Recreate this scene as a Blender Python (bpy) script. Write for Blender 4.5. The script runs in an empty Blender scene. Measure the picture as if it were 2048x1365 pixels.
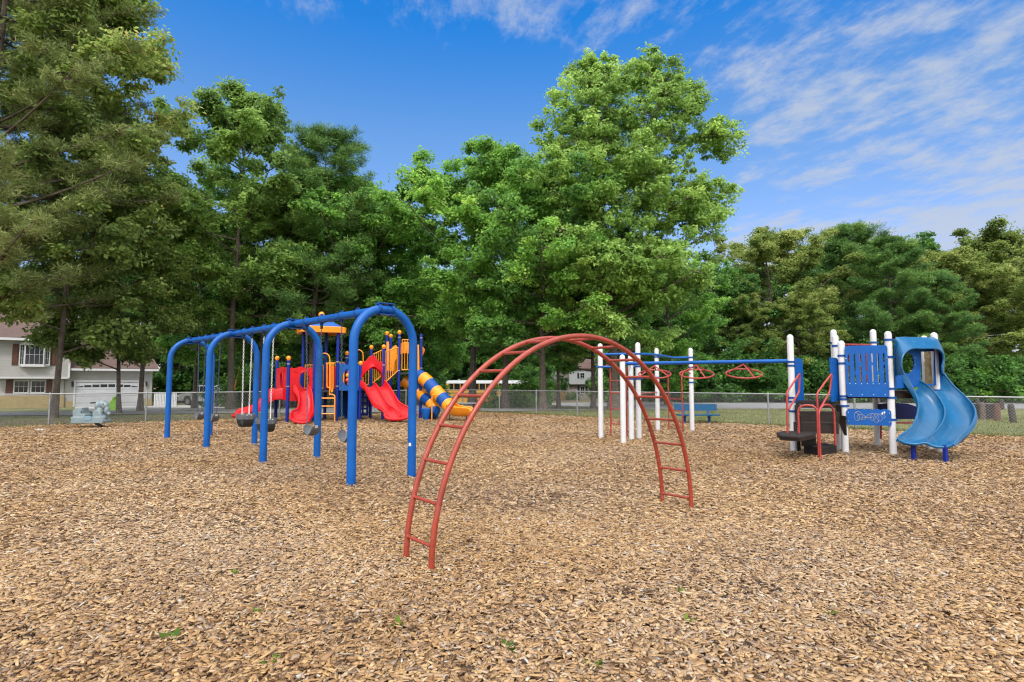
import bpy, bmesh, math, random
import numpy as np
from mathutils import Vector, Matrix
from mathutils.geometry import delaunay_2d_cdt

random.seed(7)
RNG = np.random.default_rng(11)
scene = bpy.context.scene
COL = scene.collection
PI = math.pi

# ------------------------------------------------------------------ survey of the photo
F_PX, CAM_H, HOR = 1138.0, 1.5, 762.0          # 20 mm lens, eye height, horizon row (2048 px wide photo)
TH = math.atan((HOR - 682.5) / F_PX)
CF = Vector((0, math.cos(TH), math.sin(TH)))
CU = Vector((0, -math.sin(TH), math.cos(TH)))
def ray(px, py):
    return Vector(((px - 1024) / F_PX, 0, 0)) + CF + CU * ((682.5 - py) / F_PX)
def P(px, py, Y):
    d = ray(px, py)
    return Vector((0, 0, CAM_H)) + d * (Y / d.y)
def Gd(px, py, z=0.0):
    d = ray(px, py)
    return Vector((0, 0, CAM_H)) + d * ((z - CAM_H) / d.z)
def proj(p):
    q = Vector(p) - Vector((0, 0, CAM_H)); zz = q.dot(CF)
    return 1024 + F_PX * q.x / zz, 682.5 - F_PX * q.dot(CU) / zz
CORNER = Vector((-2.4, 28.0))
DL = Vector((-.828, -.56)); DR = Vector((.778, -.629))     # the two fence runs
NL = Vector((-.56, .828)); NR = Vector((.629, .778))
def s_of(x, y):
    dx, dy = x - CORNER.x, y - CORNER.y
    return np.maximum(dx * NL.x + dy * NL.y, dx * NR.x + dy * NR.y)
def terr(x, y):
    s = s_of(x, y)
    A = np.interp(x / np.maximum(y, 5.0), [-.65, -.1, .12, .25], [.55, 1.7, 1.7, .12])
    t = np.clip((s - 5) / 30, 0, 1)
    return -A * t * t * (3 - 2 * t)
def T(px, py):
    d = ray(px, py); t = 12.0
    while t < 400:
        x, y, z = d.x * t, d.y * t, CAM_H + d.z * t
        if z <= terr(x, y): break
        t += .05
    return Vector((x, y, float(terr(x, y))))

# ------------------------------------------------------------------ object helpers
def link(o, parent=None):
    COL.objects.link(o)
    if parent is not None: o.parent = parent
    return o
def tag(o, label=None, cat=None, group=None, kind=None):
    if label: o['label'] = label
    if cat: o['category'] = cat
    if group: o['group'] = group
    if kind: o['kind'] = kind
    return o
def thing(name, label, cat, loc=(0, 0, 0), rotz=0.0, group=None):
    o = bpy.data.objects.new(name, None); o.empty_display_size = .2
    o.location = loc; o.rotation_euler = (0, 0, rotz)
    COL.objects.link(o)
    return tag(o, label, cat, group)

class MB:
    """collects faces for ONE mesh object"""
    def __init__(self): self.v = []; self.f = []; self.mi = []; self.sm = []
    def add(self, verts, faces, mi=0, smooth=False):
        b = len(self.v); self.v += [tuple(p) for p in verts]
        for f in faces:
            self.f.append([i + b for i in f]); self.mi.append(mi); self.sm.append(smooth)
    def box(self, c, s, rz=0.0, mi=0, ax=None):
        c = Vector(c); hx, hy, hz = s[0] / 2, s[1] / 2, s[2] / 2
        if ax is None:
            X = Vector((math.cos(rz), math.sin(rz), 0)); Y = Vector((-math.sin(rz), math.cos(rz), 0)); Z = Vector((0, 0, 1))
        else: X, Y, Z = ax
        vs = [c + X * (hx * a) + Y * (hy * b) + Z * (hz * d) for d in (-1, 1) for a, b in ((-1, -1), (1, -1), (1, 1), (-1, 1))]
        self.add(vs, [(3, 2, 1, 0), (4, 5, 6, 7), (0, 1, 5, 4), (1, 2, 6, 5), (2, 3, 7, 6), (3, 0, 4, 7)], mi)
    def bar(self, a, b, w, h, mi=0, up=(0, 0, 1)):
        a, b = Vector(a), Vector(b); X = (b - a); L = X.length; X.normalize()
        Y = Vector(up).cross(X)
        if Y.length < 1e-4: Y = Vector((0, 1, 0)).cross(X)
        Y.normalize(); Z = X.cross(Y)
        self.box((a + b) / 2, (L, w, h), ax=(X, Y, Z), mi=mi)
    def tube(self, pts, r, n=10, mi=0, closed=False, cap=True):
        pts = [Vector(p) for p in pts]; N = len(pts)
        rs = r if hasattr(r, '__len__') else [r] * N
        def tang(i):
            if closed: return (pts[(i + 1) % N] - pts[i - 1]).normalized()
            return (pts[min(i + 1, N - 1)] - pts[max(i - 1, 0)]).normalized()
        t0 = tang(0); u = Vector((0, 0, 1)) if abs(t0.z) < .9 else Vector((1, 0, 0))
        u = (u - t0 * u.dot(t0)).normalized(); vs = []
        for i in range(N):
            t = tang(i); u = (u - t * u.dot(t)); u = u.normalized() if u.length > 1e-6 else t.orthogonal().normalized()
            w = t.cross(u)
            for k in range(n):
                a = 2 * PI * k / n
                vs.append(pts[i] + (u * math.cos(a) + w * math.sin(a)) * rs[i])
        fs = []
        for i in range(N if closed else N - 1):
            j = (i + 1) % N
            for k in range(n):
                l = (k + 1) % n
                fs.append((i * n + k, i * n + l, j * n + l, j * n + k))
        self.add(vs, fs, mi, True)
        if cap and not closed:
            self.add(vs[:n], [tuple(range(n - 1, -1, -1))], mi); self.add(vs[-n:], [tuple(range(n))], mi)
    def lathe(self, prof, base=(0, 0, 0), n=16, mi=0, axis=(0, 0, 1), smooth=True):
        ax = Vector(axis).normalized(); u = ax.orthogonal().normalized(); w = ax.cross(u); base = Vector(base)
        vs = []
        for r, z in prof:
            for k in range(n):
                a = 2 * PI * k / n
                vs.append(base + ax * z + (u * math.cos(a) + w * math.sin(a)) * max(r, 1e-4))
        fs = [(i * n + k, i * n + (k + 1) % n, (i + 1) * n + (k + 1) % n, (i + 1) * n + k) for i in range(len(prof) - 1) for k in range(n)]
        self.add(vs, fs, mi, smooth)
    def sphere(self, c, r, n=14, m=8, mi=0, sc=(1, 1, 1)):
        c = Vector(c); vs = []
        for i in range(m + 1):
            t = PI * i / m
            for k in range(n):
                a = 2 * PI * k / n
                vs.append(c + Vector((r * sc[0] * math.sin(t) * math.cos(a), r * sc[1] * math.sin(t) * math.sin(a), -r * sc[2] * math.cos(t))))
        self.add(vs, [(i * n + k, i * n + (k + 1) % n, (i + 1) * n + (k + 1) % n, (i + 1) * n + k) for i in range(m) for k in range(n)], mi, True)
    def plate(self, outline, holes, o, ux, uz, th, mi=0):
        """flat board: 2D outline with holes, thickness th centred on its plane"""
        o, ux, uz = Vector(o), Vector(ux).normalized(), Vector(uz).normalized(); nn = ux.cross(uz).normalized()
        loops = [outline] + list(holes); pts = []; edges = []
        for lp in loops:
            b = len(pts); pts += [Vector(p) for p in lp]
            edges += [(b + i, b + (i + 1) % len(lp)) for i in range(len(lp))]
        r = delaunay_2d_cdt(pts, edges, [], 1, 1e-6)
        vv, ff = r[0], r[2]
        def inside(p, lp):
            c = False; j = len(lp) - 1
            for i in range(len(lp)):
                if (lp[i][1] > p[1]) != (lp[j][1] > p[1]) and p[0] < (lp[j][0] - lp[i][0]) * (p[1] - lp[i][1]) / (lp[j][1] - lp[i][1]) + lp[i][0]: c = not c
                j = i
            return c
        keep = []
        for f in ff:
            c = sum((vv[i] for i in f), Vector((0, 0))) / len(f)
            if inside(c, outline) and not any(inside(c, h) for h in holes): keep.append(f)
        fr = [o + ux * p.x + uz * p.y - nn * (th / 2) for p in vv]; bk = [o + ux * p.x + uz * p.y + nn * (th / 2) for p in vv]
        self.add(fr, [tuple(f) for f in keep], mi); self.add(bk, [tuple(reversed(f)) for f in keep], mi)
        for lp in loops:
            n = len(lp)
            vs = [o + ux * p[0] + uz * p[1] - nn * (th / 2) for p in lp] + [o + ux * p[0] + uz * p[1] + nn * (th / 2) for p in lp]
            self.add(vs, [(i, i + n, (i + 1) % n + n, (i + 1) % n) for i in range(n)], mi)
    def sheet(self, rows, th, mi=0):
        """rows of points -> shell of thickness th"""
        R, C = len(rows), len(rows[0]); rows = [[Vector(p) for p in r] for r in rows]
        nr = []
        for i in range(R):
            for j in range(C):
                a = rows[min(i + 1, R - 1)][j] - rows[max(i - 1, 0)][j]; b = rows[i][min(j + 1, C - 1)] - rows[i][max(j - 1, 0)]
                n = a.cross(b); nr.append(n.normalized() if n.length > 1e-9 else Vector((0, 0, 1)))
        top = [rows[i][j] for i in range(R) for j in range(C)]; bot = [top[k] - nr[k] * th for k in range(R * C)]
        fs = [(i * C + j, (i + 1) * C + j, (i + 1) * C + j + 1, i * C + j + 1) for i in range(R - 1) for j in range(C - 1)]
        self.add(top + bot, fs + [tuple(k + R * C for k in reversed(f)) for f in fs], mi, True)
        loop = [j for j in range(C)] + [i * C + C - 1 for i in range(1, R)] + [(R - 1) * C + j for j in range(C - 2, -1, -1)] + [i * C for i in range(R - 2, 0, -1)]
        n = len(loop); vs = [top[k] for k in loop] + [bot[k] for k in loop]
        self.add(vs, [(i, (i + 1) % n, (i + 1) % n + n, i + n) for i in range(n)], mi, False)
    def build(self, name, mats, parent=None, bevel=0.0, sharp=38, local=None):
        me = bpy.data.meshes.new(name)
        vs = self.v
        if local is not None: vs = [tuple(Vector(p) - Vector(local)) for p in vs]
        me.from_pydata(vs, [], self.f)
        for m in (mats if isinstance(mats, (list, tuple)) else [mats]): me.materials.append(m)
        me.polygons.foreach_set('material_index', self.mi); me.polygons.foreach_set('use_smooth', self.sm)
        bm = bmesh.new(); bm.from_mesh(me); bmesh.ops.remove_doubles(bm, verts=bm.verts, dist=1e-5)
        bmesh.ops.recalc_face_normals(bm, faces=bm.faces); bm.to_mesh(me); bm.free()
        if any(self.sm): me.set_sharp_from_angle(angle=math.radians(sharp))
        me.update()
        o = bpy.data.objects.new(name, me)
        if parent is not None and local is None:
            # parts are given in world space; bring them into their parent's space
            M = parent_world(parent).inverted(); me.transform(M)
        link(o, parent)
        if bevel:
            b = o.modifiers.new('bevel', 'BEVEL'); b.width = bevel; b.segments = 2; b.limit_method = 'ANGLE'; b.angle_limit = math.radians(50)
        return o
def parent_world(o):
    M = Matrix.LocRotScale(o.location, o.rotation_euler, o.scale)
    return parent_world(o.parent) @ M if o.parent else M
def copy_tree(o, parent=None):
    c = o.copy(); COL.objects.link(c)
    if parent is not None: c.parent = parent
    for ch in [x for x in COL.objects if x.parent == o]: copy_tree(ch, c)
    return c
def mesh_np(name, verts, quads, mat, tone=None, parent=None, smooth=False):
    me = bpy.data.meshes.new(name); n = len(verts); k = quads.shape[1]; m = len(quads)
    me.vertices.add(n); me.vertices.foreach_set('co', np.ascontiguousarray(verts, dtype=np.float32).ravel())
    me.loops.add(m * k); me.loops.foreach_set('vertex_index', np.ascontiguousarray(quads, dtype=np.int32).ravel())
    me.polygons.add(m); me.polygons.foreach_set('loop_start', np.arange(0, m * k, k, dtype=np.int32))
    me.polygons.foreach_set('loop_total', np.full(m, k, dtype=np.int32))
    if smooth: me.polygons.foreach_set('use_smooth', np.ones(m, dtype=bool))
    me.materials.append(mat)
    if tone is not None:
        a = me.attributes.new('tone', 'FLOAT', 'POINT'); a.data.foreach_set('value', np.ascontiguousarray(tone, dtype=np.float32))
    me.update(calc_edges=True); me.validate()
    o = bpy.data.objects.new(name, me)
    return link(o, parent)

# ------------------------------------------------------------------ materials
def nodes(name):
    m = bpy.data.materials.new(name); m.use_nodes = True
    nt = m.node_tree; return m, nt, nt.nodes['Principled BSDF']
def N(nt, kind, **kw):
    n = nt.nodes.new(kind)
    for k, v in kw.items():
        if k in n.inputs.keys() if hasattr(n.inputs, 'keys') else False: n.inputs[k].default_value = v
        else: setattr(n, k, v)
    return n
def ramp(nt, stops, fac=None):
    r = nt.nodes.new('ShaderNodeValToRGB'); e = r.color_ramp.elements
    e[0].position, e[0].color = stops[0][0], (*stops[0][1], 1)
    e[1].position, e[1].color = stops[-1][0], (*stops[-1][1], 1)
    for p, c in stops[1:-1]:
        x = e.new(p); x.color = (*c, 1)
    if fac is not None: nt.links.new(fac, r.inputs['Fac'])
    return r
def noise(nt, scale, detail=4, rough=.6, vec=None):
    n = nt.nodes.new('ShaderNodeTexNoise'); n.inputs['Scale'].default_value = scale; n.inputs['Detail'].default_value = detail; n.inputs['Roughness'].default_value = rough
    if vec is not None: nt.links.new(vec, n.inputs['Vector'])
    return n
def coord(nt, which='Object'):
    return nt.nodes.new('ShaderNodeTexCoord').outputs[which]
def paint(name, col, rough=.38, var=.12, scale=6, metal=0.0, bump=0.0, worn=None, spec=.5, bscale=60, worn_at=.62):
    """paint / plastic / metal with slow colour drift, scuffs and uneven gloss"""
    m, nt, b = nodes(name); L = nt.links.new; co = coord(nt)
    n1 = noise(nt, scale, 5, .65, co)
    r = ramp(nt, [(.3, tuple(c * (1 - var) for c in col)), (.7, tuple(min(1, c * (1 + var)) for c in col))], n1.outputs['Fac'])
    out = r.outputs['Color']
    if worn:
        n2 = noise(nt, scale * 2.3, 8, .75, co); r2 = ramp(nt, [(worn_at, (0, 0, 0)), (worn_at + .16, (.7, .7, .7))], n2.outputs['Fac'])
        mx = nt.nodes.new('ShaderNodeMixRGB'); L(r2.outputs['Color'], mx.inputs['Fac']); L(out, mx.inputs['Color1']); mx.inputs['Color2'].default_value = (*worn, 1); out = mx.outputs['Color']
    L(out, b.inputs['Base Color'])
    n3 = noise(nt, scale * 4, 4, .6, co)
    mr = nt.nodes.new('ShaderNodeMapRange'); mr.inputs['To Min'].default_value = rough - .08; mr.inputs['To Max'].default_value = rough + .14
    L(n3.outputs['Fac'], mr.inputs['Value']); L(mr.outputs['Result'], b.inputs['Roughness'])
    b.inputs['Metallic'].default_value = metal; b.inputs['Specular IOR Level'].default_value = spec
    if bump:
        n4 = noise(nt, bscale, 6, .7, co); bp = nt.nodes.new('ShaderNodeBump'); bp.inputs['Strength'].default_value = bump; bp.inputs['Distance'].default_value = .02
        L(n4.outputs['Fac'], bp.inputs['Height']); L(bp.outputs['Normal'], b.inputs['Normal'])
    return m
M = {}
M['swing_blue'] = paint('swing_blue_paint', (.001, .078, .32), .40, .16, 2.5, worn=(.012, .13, .36), worn_at=.64, spec=.3)
M['clamp_blue'] = paint('clamp_blue_paint', (.002, .055, .24), .4, spec=.3)
M['post_blue'] = paint('post_navy_paint', (.003, .018, .20), .4, .15, spec=.3)
M['panel_blue'] = paint('panel_blue_plastic', (.001, .075, .31), .45, .14, 5, worn=(.02, .16, .36), spec=.3, worn_at=.64)
M['slide_blue'] = paint('slide_blue_plastic', (.003, .086, .21), .3, .18, 3, worn=(.05, .16, .27), worn_at=.55, spec=.4)
M['navy'] = paint('navy_plastic', (.002, .008, .07), .5, spec=.2)
M['red'] = paint('red_plastic', (.47, .004, .009), .34, .12, 3, worn=(.5, .03, .035), worn_at=.66, spec=.3)
M['yellow'] = paint('yellow_plastic', (.74, .25, .008), .34, .1, 5)
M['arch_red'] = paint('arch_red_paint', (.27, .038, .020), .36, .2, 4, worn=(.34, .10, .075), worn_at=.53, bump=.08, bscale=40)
M['tube_red'] = paint('tube_red_paint', (.32, .035, .03), .4, .15, 5, worn=(.28, .08, .07))
M['white'] = paint('white_post_paint', (.55, .55, .57), .42, .06, 7, worn=(.40, .38, .35), worn_at=.64)
M['brown_metal'] = paint('brown_coated_metal', (.017, .012, .010), .6, .25, 8, worn=(.035, .028, .024), spec=.3)
M['black'] = paint('black_rubber', (.018, .018, .02), .6, .2, 9)
M['rubber'] = paint('grey_rubber', (.085, .09, .10), .5, .2, 9, worn=(.2, .2, .2))
M['steel'] = paint('galvanised_steel', (.30, .31, .32), .42, .12, 12, metal=.7)
M['chain'] = paint('dark_chain', (.05, .09, .14), .45, .3, 30, metal=.4)
M['white_chain'] = paint('white_coated_chain', (.62, .62, .60), .5, .1, 30)
M['bolt'] = paint('bolt_steel', (.6, .6, .62), .3, .05, 30, metal=.8)
M['rider'] = paint('pale_grey_blue_plastic', (.165, .215, .235), .42, .12, 7)
M['bark'] = paint('tree_bark', (.085, .066, .05), .9, .5, 5, bump=1.0, bscale=22, worn=(.13, .115, .10), worn_at=.5)
M['wire'] = paint('fence_wire', (.30, .31, .32), .5, .1, 9, metal=.5)
def chips_mat():
    m, nt, b = nodes('wood_chip_fibre'); L = nt.links.new
    at = nt.nodes.new('ShaderNodeAttribute'); at.attribute_name = 'tone'
    r = ramp(nt, [(0, (.035, .024, .018)), (.06, (.09, .050, .026)), (.28, (.225, .127, .060)), (.55, (.345, .212, .098)), (.84, (.47, .315, .16)), (.95, (.52, .39, .235)), (1, (.42, .385, .34))], at.outputs['Fac'])
    n = noise(nt, 130, 3, .6, coord(nt)); mx = nt.nodes.new('ShaderNodeMixRGB'); mx.blend_type = 'MULTIPLY'; mx.inputs['Fac'].default_value = .45
    r2 = ramp(nt, [(.3, (.6, .55, .5)), (.65, (1.15, 1.12, 1.1))], n.outputs['Fac']); L(r.outputs['Color'], mx.inputs['Color1']); L(r2.outputs['Color'], mx.inputs['Color2'])
    ag = nt.nodes.new('ShaderNodeAttribute'); ag.attribute_name = 'age'; hs = nt.nodes.new('ShaderNodeHueSaturation'); hs.inputs['Saturation'].default_value = .42; hs.inputs['Value'].default_value = .88; L(mx.outputs['Color'], hs.inputs['Color'])
    m3 = nt.nodes.new('ShaderNodeMixRGB'); L(ag.outputs['Fac'], m3.inputs['Fac']); L(mx.outputs['Color'], m3.inputs['Color1']); L(hs.outputs['Color'], m3.inputs['Color2'])
    L(m3.outputs['Color'], b.inputs['Base Color']); b.inputs['Roughness'].default_value = .85; b.inputs['Specular IOR Level'].default_value = .25
    return m
def mulch_mat():
    m, nt, b = nodes('mulch_bed'); L = nt.links.new; co = coord(nt)
    mp = nt.nodes.new('ShaderNodeMapping'); L(co, mp.inputs['Vector'])
    v = nt.nodes.new('ShaderNodeTexVoronoi'); v.inputs['Scale'].default_value = 24; L(mp.outputs['Vector'], v.inputs['Vector'])
    sep = nt.nodes.new('ShaderNodeSeparateColor'); L(v.outputs['Color'], sep.inputs['Color'])
    r = ramp(nt, [(0, (.05, .03, .02)), (.2, (.19, .105, .05)), (.6, (.38, .225, .105)), (1, (.55, .37, .2))], sep.outputs['Red'])
    n = noise(nt, .8, 6, .7, co); r2 = ramp(nt, [(.3, (.72, .68, .66)), (.6, (1, 1, 1))], n.outputs['Fac'])
    mx = nt.nodes.new('ShaderNodeMixRGB'); mx.blend_type = 'MULTIPLY'; mx.inputs['Fac'].default_value = .8
    L(r.outputs['Color'], mx.inputs['Color1']); L(r2.outputs['Color'], mx.inputs['Color2']); L(mx.outputs['Color'], b.inputs['Base Color'])
    bp = nt.nodes.new('ShaderNodeBump'); bp.inputs['Strength'].default_value = .9; bp.inputs['Distance'].default_value = .03
    L(v.outputs['Distance'], bp.inputs['Height']); L(bp.outputs['Normal'], b.inputs['Normal']); b.inputs['Roughness'].default_value = .95
    return m
def leaf_mat(name, stops, trans=.45, rough=.55):
    m, nt, b = nodes(name); L = nt.links.new
    at = nt.nodes.new('ShaderNodeAttribute'); at.attribute_name = 'tone'
    oi = nt.nodes.new('ShaderNodeObjectInfo')
    ad = nt.nodes.new('ShaderNodeMath'); ad.operation = 'MULTIPLY_ADD'; L(oi.outputs['Random'], ad.inputs[0]); ad.inputs[1].default_value = .22; 
    sb = nt.nodes.new('ShaderNodeMath'); sb.operation = 'SUBTRACT'; L(at.outputs['Fac'], sb.inputs[0]); sb.inputs[1].default_value = .11; L(sb.outputs[0], ad.inputs[2])
    r = ramp(nt, stops, ad.outputs[0]); L(r.outputs['Color'], b.inputs['Base Color'])
    b.inputs['Roughness'].default_value = rough; b.inputs['Specular IOR Level'].default_value = .16
    tr = nt.nodes.new('ShaderNodeBsdfTranslucent'); hs = nt.nodes.new('ShaderNodeHueSaturation'); hs.inputs['Value'].default_value = 1.5; hs.inputs['Hue'].default_value = .485
    L(r.outputs['Color'], hs.inputs['Color']); L(hs.outputs['Color'], tr.inputs['Color'])
    mix = nt.nodes.new('ShaderNodeMixShader'); mix.inputs['Fac'].default_value = trans
    L(b.outputs[0], mix.inputs[1]); L(tr.outputs[0], mix.inputs[2]); L(mix.outputs[0], nt.nodes['Material Output'].inputs['Surface'])
    return m
M['chips'] = chips_mat(); M['mulch'] = mulch_mat()
LEAF = {
 'oak':    leaf_mat('oak_leaves',    [(0, (0.053, 0.130, 0.040)), (.45, (0.146, 0.320, 0.069)), (.8, (0.278, 0.522, 0.096)), (1, (0.460, 0.620, 0.156))]),
 'fresh':  leaf_mat('fresh_oak_leaves', [(0, (0.067, 0.129, 0.039)), (.45, (0.176, 0.305, 0.074)), (.8, (0.298, 0.474, 0.118)), (1, (0.460, 0.620, 0.177))]),
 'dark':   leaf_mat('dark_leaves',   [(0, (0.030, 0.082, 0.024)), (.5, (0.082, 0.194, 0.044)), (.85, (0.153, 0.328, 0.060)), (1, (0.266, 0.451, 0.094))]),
 'rusty':  leaf_mat('rusty_oak_leaves', [(0, (0.079, 0.130, 0.044)), (.45, (0.197, 0.289, 0.075)), (.78, (0.341, 0.449, 0.122)), (1, (0.576, 0.491, 0.196))]),
 'yellow': leaf_mat('tasselled_oak_leaves', [(0, (0.048, 0.087, 0.024)), (.4, (0.126, 0.194, 0.044)), (.75, (0.250, 0.316, 0.079)), (1, (0.443, 0.470, 0.179))]),
 'pine':   leaf_mat('pine_needles',  [(0, (0.041, 0.107, 0.031)), (.5, (0.114, 0.227, 0.055)), (.85, (0.214, 0.360, 0.086)), (1, (0.315, 0.431, 0.130))], .2),
 'olive':  leaf_mat('olive_pine_needles', [(0, (0.065, 0.092, 0.033)), (.5, (0.161, 0.214, 0.067)), (.85, (0.269, 0.323, 0.110)), (1, (0.366, 0.392, 0.166))], .2),
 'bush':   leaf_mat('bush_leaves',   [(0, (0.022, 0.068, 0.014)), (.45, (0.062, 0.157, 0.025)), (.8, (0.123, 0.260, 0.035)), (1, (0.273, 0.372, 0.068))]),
 'weed':   leaf_mat('weed_leaves',   [(0, (.06, .12, .015)), (.6, (.13, .22, .03)), (1, (.24, .30, .05))]),
 'grass':  leaf_mat('grass_blades',  [(0, (.07, .09, .02)), (.4, (.13, .15, .035)), (.8, (.22, .22, .07)), (1, (.34, .29, .14))], .3),
}

# ------------------------------------------------------------------ camera, sun, sky
cam = bpy.data.cameras.new('camera'); cam.lens = 20; cam.sensor_width = 36; cam.clip_end = 2000; cam.clip_start = .05
camo = link(bpy.data.objects.new('camera', cam)); camo.location = (0, 0, CAM_H); camo.rotation_euler = (PI / 2 + TH, 0, 0)
scene.camera = camo
SUN_EL, SUN_AZ = math.radians(52), math.radians(186)         # azimuth from +Y towards +X: behind the camera, a little left
sd = Vector((math.sin(SUN_AZ) * math.cos(SUN_EL), math.cos(SUN_AZ) * math.cos(SUN_EL), math.sin(SUN_EL)))
sl = bpy.data.lights.new('sun', 'SUN'); sl.energy = 1.3; sl.angle = math.radians(8); sl.color = (1.0, .95, .87)
so = link(bpy.data.objects.new('sun', sl)); so.rotation_euler = sd.to_track_quat('Z', 'Y').to_euler(); so.location = (0, 0, 60)
w = bpy.data.worlds.new('World'); scene.world = w; w.use_nodes = True
def build_sky():
    nt = w.node_tree; L = nt.links.new; bg = nt.nodes['Background']
    sky = nt.nodes.new('ShaderNodeTexSky'); sky.sky_type = 'NISHITA'; sky.sun_disc = False
    sky.sun_elevation = SUN_EL; sky.sun_rotation = SUN_AZ; sky.air_density = 1.0; sky.dust_density = .35; sky.ozone_density = 2.2
    hs = nt.nodes.new('ShaderNodeHueSaturation'); hs.inputs['Saturation'].default_value = 1.0; hs.inputs['Value'].default_value = 1.0; L(sky.outputs[0], hs.inputs['Color'])
    gm = nt.nodes.new('ShaderNodeMixRGB'); gm.blend_type = 'MULTIPLY'; gm.inputs['Fac'].default_value = 1; L(hs.outputs['Color'], gm.inputs['Color1'])
    tc = nt.nodes.new('ShaderNodeTexCoord'); sp = nt.nodes.new('ShaderNodeSeparateXYZ'); L(tc.outputs['Generated'], sp.inputs[0])
    hz = ramp(nt, [(.0, (.56, .54, .64)), (.2, (.60, .59, .70)), (.40, (.44, .64, .80)), (.55, (.085, .56, .97)), (1, (.07, .52, .96))], sp.outputs['Z']); L(hz.outputs['Color'], gm.inputs['Color2'])
    def math_(op, a, b=None, c=None):
        n = nt.nodes.new('ShaderNodeMath'); n.operation = op
        for i, v in enumerate((a, b, c)):
            if v is None: continue
            if isinstance(v, (int, float)): n.inputs[i].default_value = v
            else: L(v, n.inputs[i])
        return n.outputs[0]
    def mapr(v, a, b, c=0., d=1., smooth=True):
        n = nt.nodes.new('ShaderNodeMapRange'); n.interpolation_type = 'SMOOTHSTEP' if smooth else 'LINEAR'
        for k, x in (('From Min', a), ('From Max', b), ('To Min', c), ('To Max', d)): n.inputs[k].default_value = x
        L(v, n.inputs['Value']); return n.outputs[0]
    zz = math_('MAXIMUM', math_('ADD', sp.outputs['Z'], .10), .02)
    u = math_('DIVIDE', sp.outputs['X'], zz); v = math_('DIVIDE', sp.outputs['Y'], zz)
    cb = nt.nodes.new('ShaderNodeCombineXYZ'); L(u, cb.inputs[0]); L(v, cb.inputs[1])
    wob = noise(nt, .8, 3, .5, cb.outputs[0])
    wadd = nt.nodes.new('ShaderNodeMixRGB'); wadd.blend_type = 'ADD'; wadd.inputs['Fac'].default_value = .35; L(cb.outputs[0], wadd.inputs['Color1']); L(wob.outputs['Color'], wadd.inputs['Color2'])
    mp = nt.nodes.new('ShaderNodeMapping'); mp.inputs['Scale'].default_value = (1.0, 1.75, 1); mr_ = nt.nodes.new('ShaderNodeMapping'); mr_.inputs['Rotation'].default_value = (0, 0, math.radians(66)); L(wadd.outputs['Color'], mr_.inputs['Vector']); L(mr_.outputs['Vector'], mp.inputs['Vector'])
    n1 = noise(nt, 4.6, 9, .66, mp.outputs['Vector'])                # streaks
    n2 = noise(nt, .75, 4, .55, cb.outputs[0])                       # patches
    n3 = noise(nt, 9.0, 7, .6, wadd.outputs['Color'])                # small puffs
    # cirrus bank to the right of the view, loose wisps overhead
    ratio = math_('DIVIDE', sp.outputs['X'], math_('MAXIMUM', sp.outputs['Y'], .05))
    right = mapr(math_('ADD', ratio, math_('MULTIPLY', math_('SUBTRACT', n2.outputs['Fac'], .5), 1.2)), -.1, .62); low = mapr(sp.outputs['Z'], .62, .2)
    top = math_('MULTIPLY', mapr(sp.outputs['Z'], .38, .58), .74)
    cover = math_('MAXIMUM', math_('MULTIPLY', right, math_('ADD', .66, math_('MULTIPLY', low, .34))), top)
    cover = math_('MAXIMUM', cover, .33)
    dens = math_('ADD', math_('MULTIPLY', math_('ADD', math_('MULTIPLY', n1.outputs['Fac'], .7), math_('MULTIPLY', n3.outputs['Fac'], .3)), .64), math_('MULTIPLY', n2.outputs['Fac'], .36))
    thr = math_('SUBTRACT', .72, math_('MULTIPLY', cover, .36))
    cl = mapr(math_('SUBTRACT', dens, thr), 0.0, .17)
    cl = math_('MULTIPLY', cl, .80)
    cl = math_('MULTIPLY', cl, mapr(sp.outputs['Z'], -.02, .05))
    # bright cloud overhead and behind the camera, out of view, added as fill light
    fill_cloud = math_('MAXIMUM', mapr(sp.outputs['Y'], .12, -.35), mapr(sp.outputs['Z'], .68, .85)); fill_cloud = math_('MULTIPLY', fill_cloud, mapr(sp.outputs['Z'], .03, .3))
    fill_cloud = math_('MULTIPLY', fill_cloud, mapr(n2.outputs['Fac'], .2, .5, .55, .95))
    mix = nt.nodes.new('ShaderNodeMixRGB'); L(cl, mix.inputs['Fac']); L(gm.outputs['Color'], mix.inputs['Color1']); mix.inputs['Color2'].default_value = (*[CLOUD * c for c in (.86, .95, 1.12)], 1)
    mv = nt.nodes.new('ShaderNodeMixRGB'); L(fill_cloud, mv.inputs['Fac']); L(mix.outputs['Color'], mv.inputs['Color1']); mv.inputs['Color2'].default_value = (*[FILL_CLOUD * c for c in (1.0, .985, .96)], 1)
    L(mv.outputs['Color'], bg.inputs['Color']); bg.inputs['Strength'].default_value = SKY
SKY, CLOUD, FILL_CLOUD = .14, 2.45, 11.0
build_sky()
vs = scene.view_settings; vs.view_transform = 'Standard'; vs.look = 'None'; vs.exposure = .93; vs.gamma = 1.0
scene.render.engine = 'CYCLES'
cy = scene.cycles; cy.max_bounces = 6; cy.diffuse_bounces = 5; cy.transmission_bounces = 4; cy.transparent_max_bounces = 6; cy.use_denoising = True
try: cy.denoiser = 'OPENIMAGEDENOISE'
except Exception: pass
cy.use_adaptive_sampling = True; cy.adaptive_threshold = .02; cy.filter_width = 1.2

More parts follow.
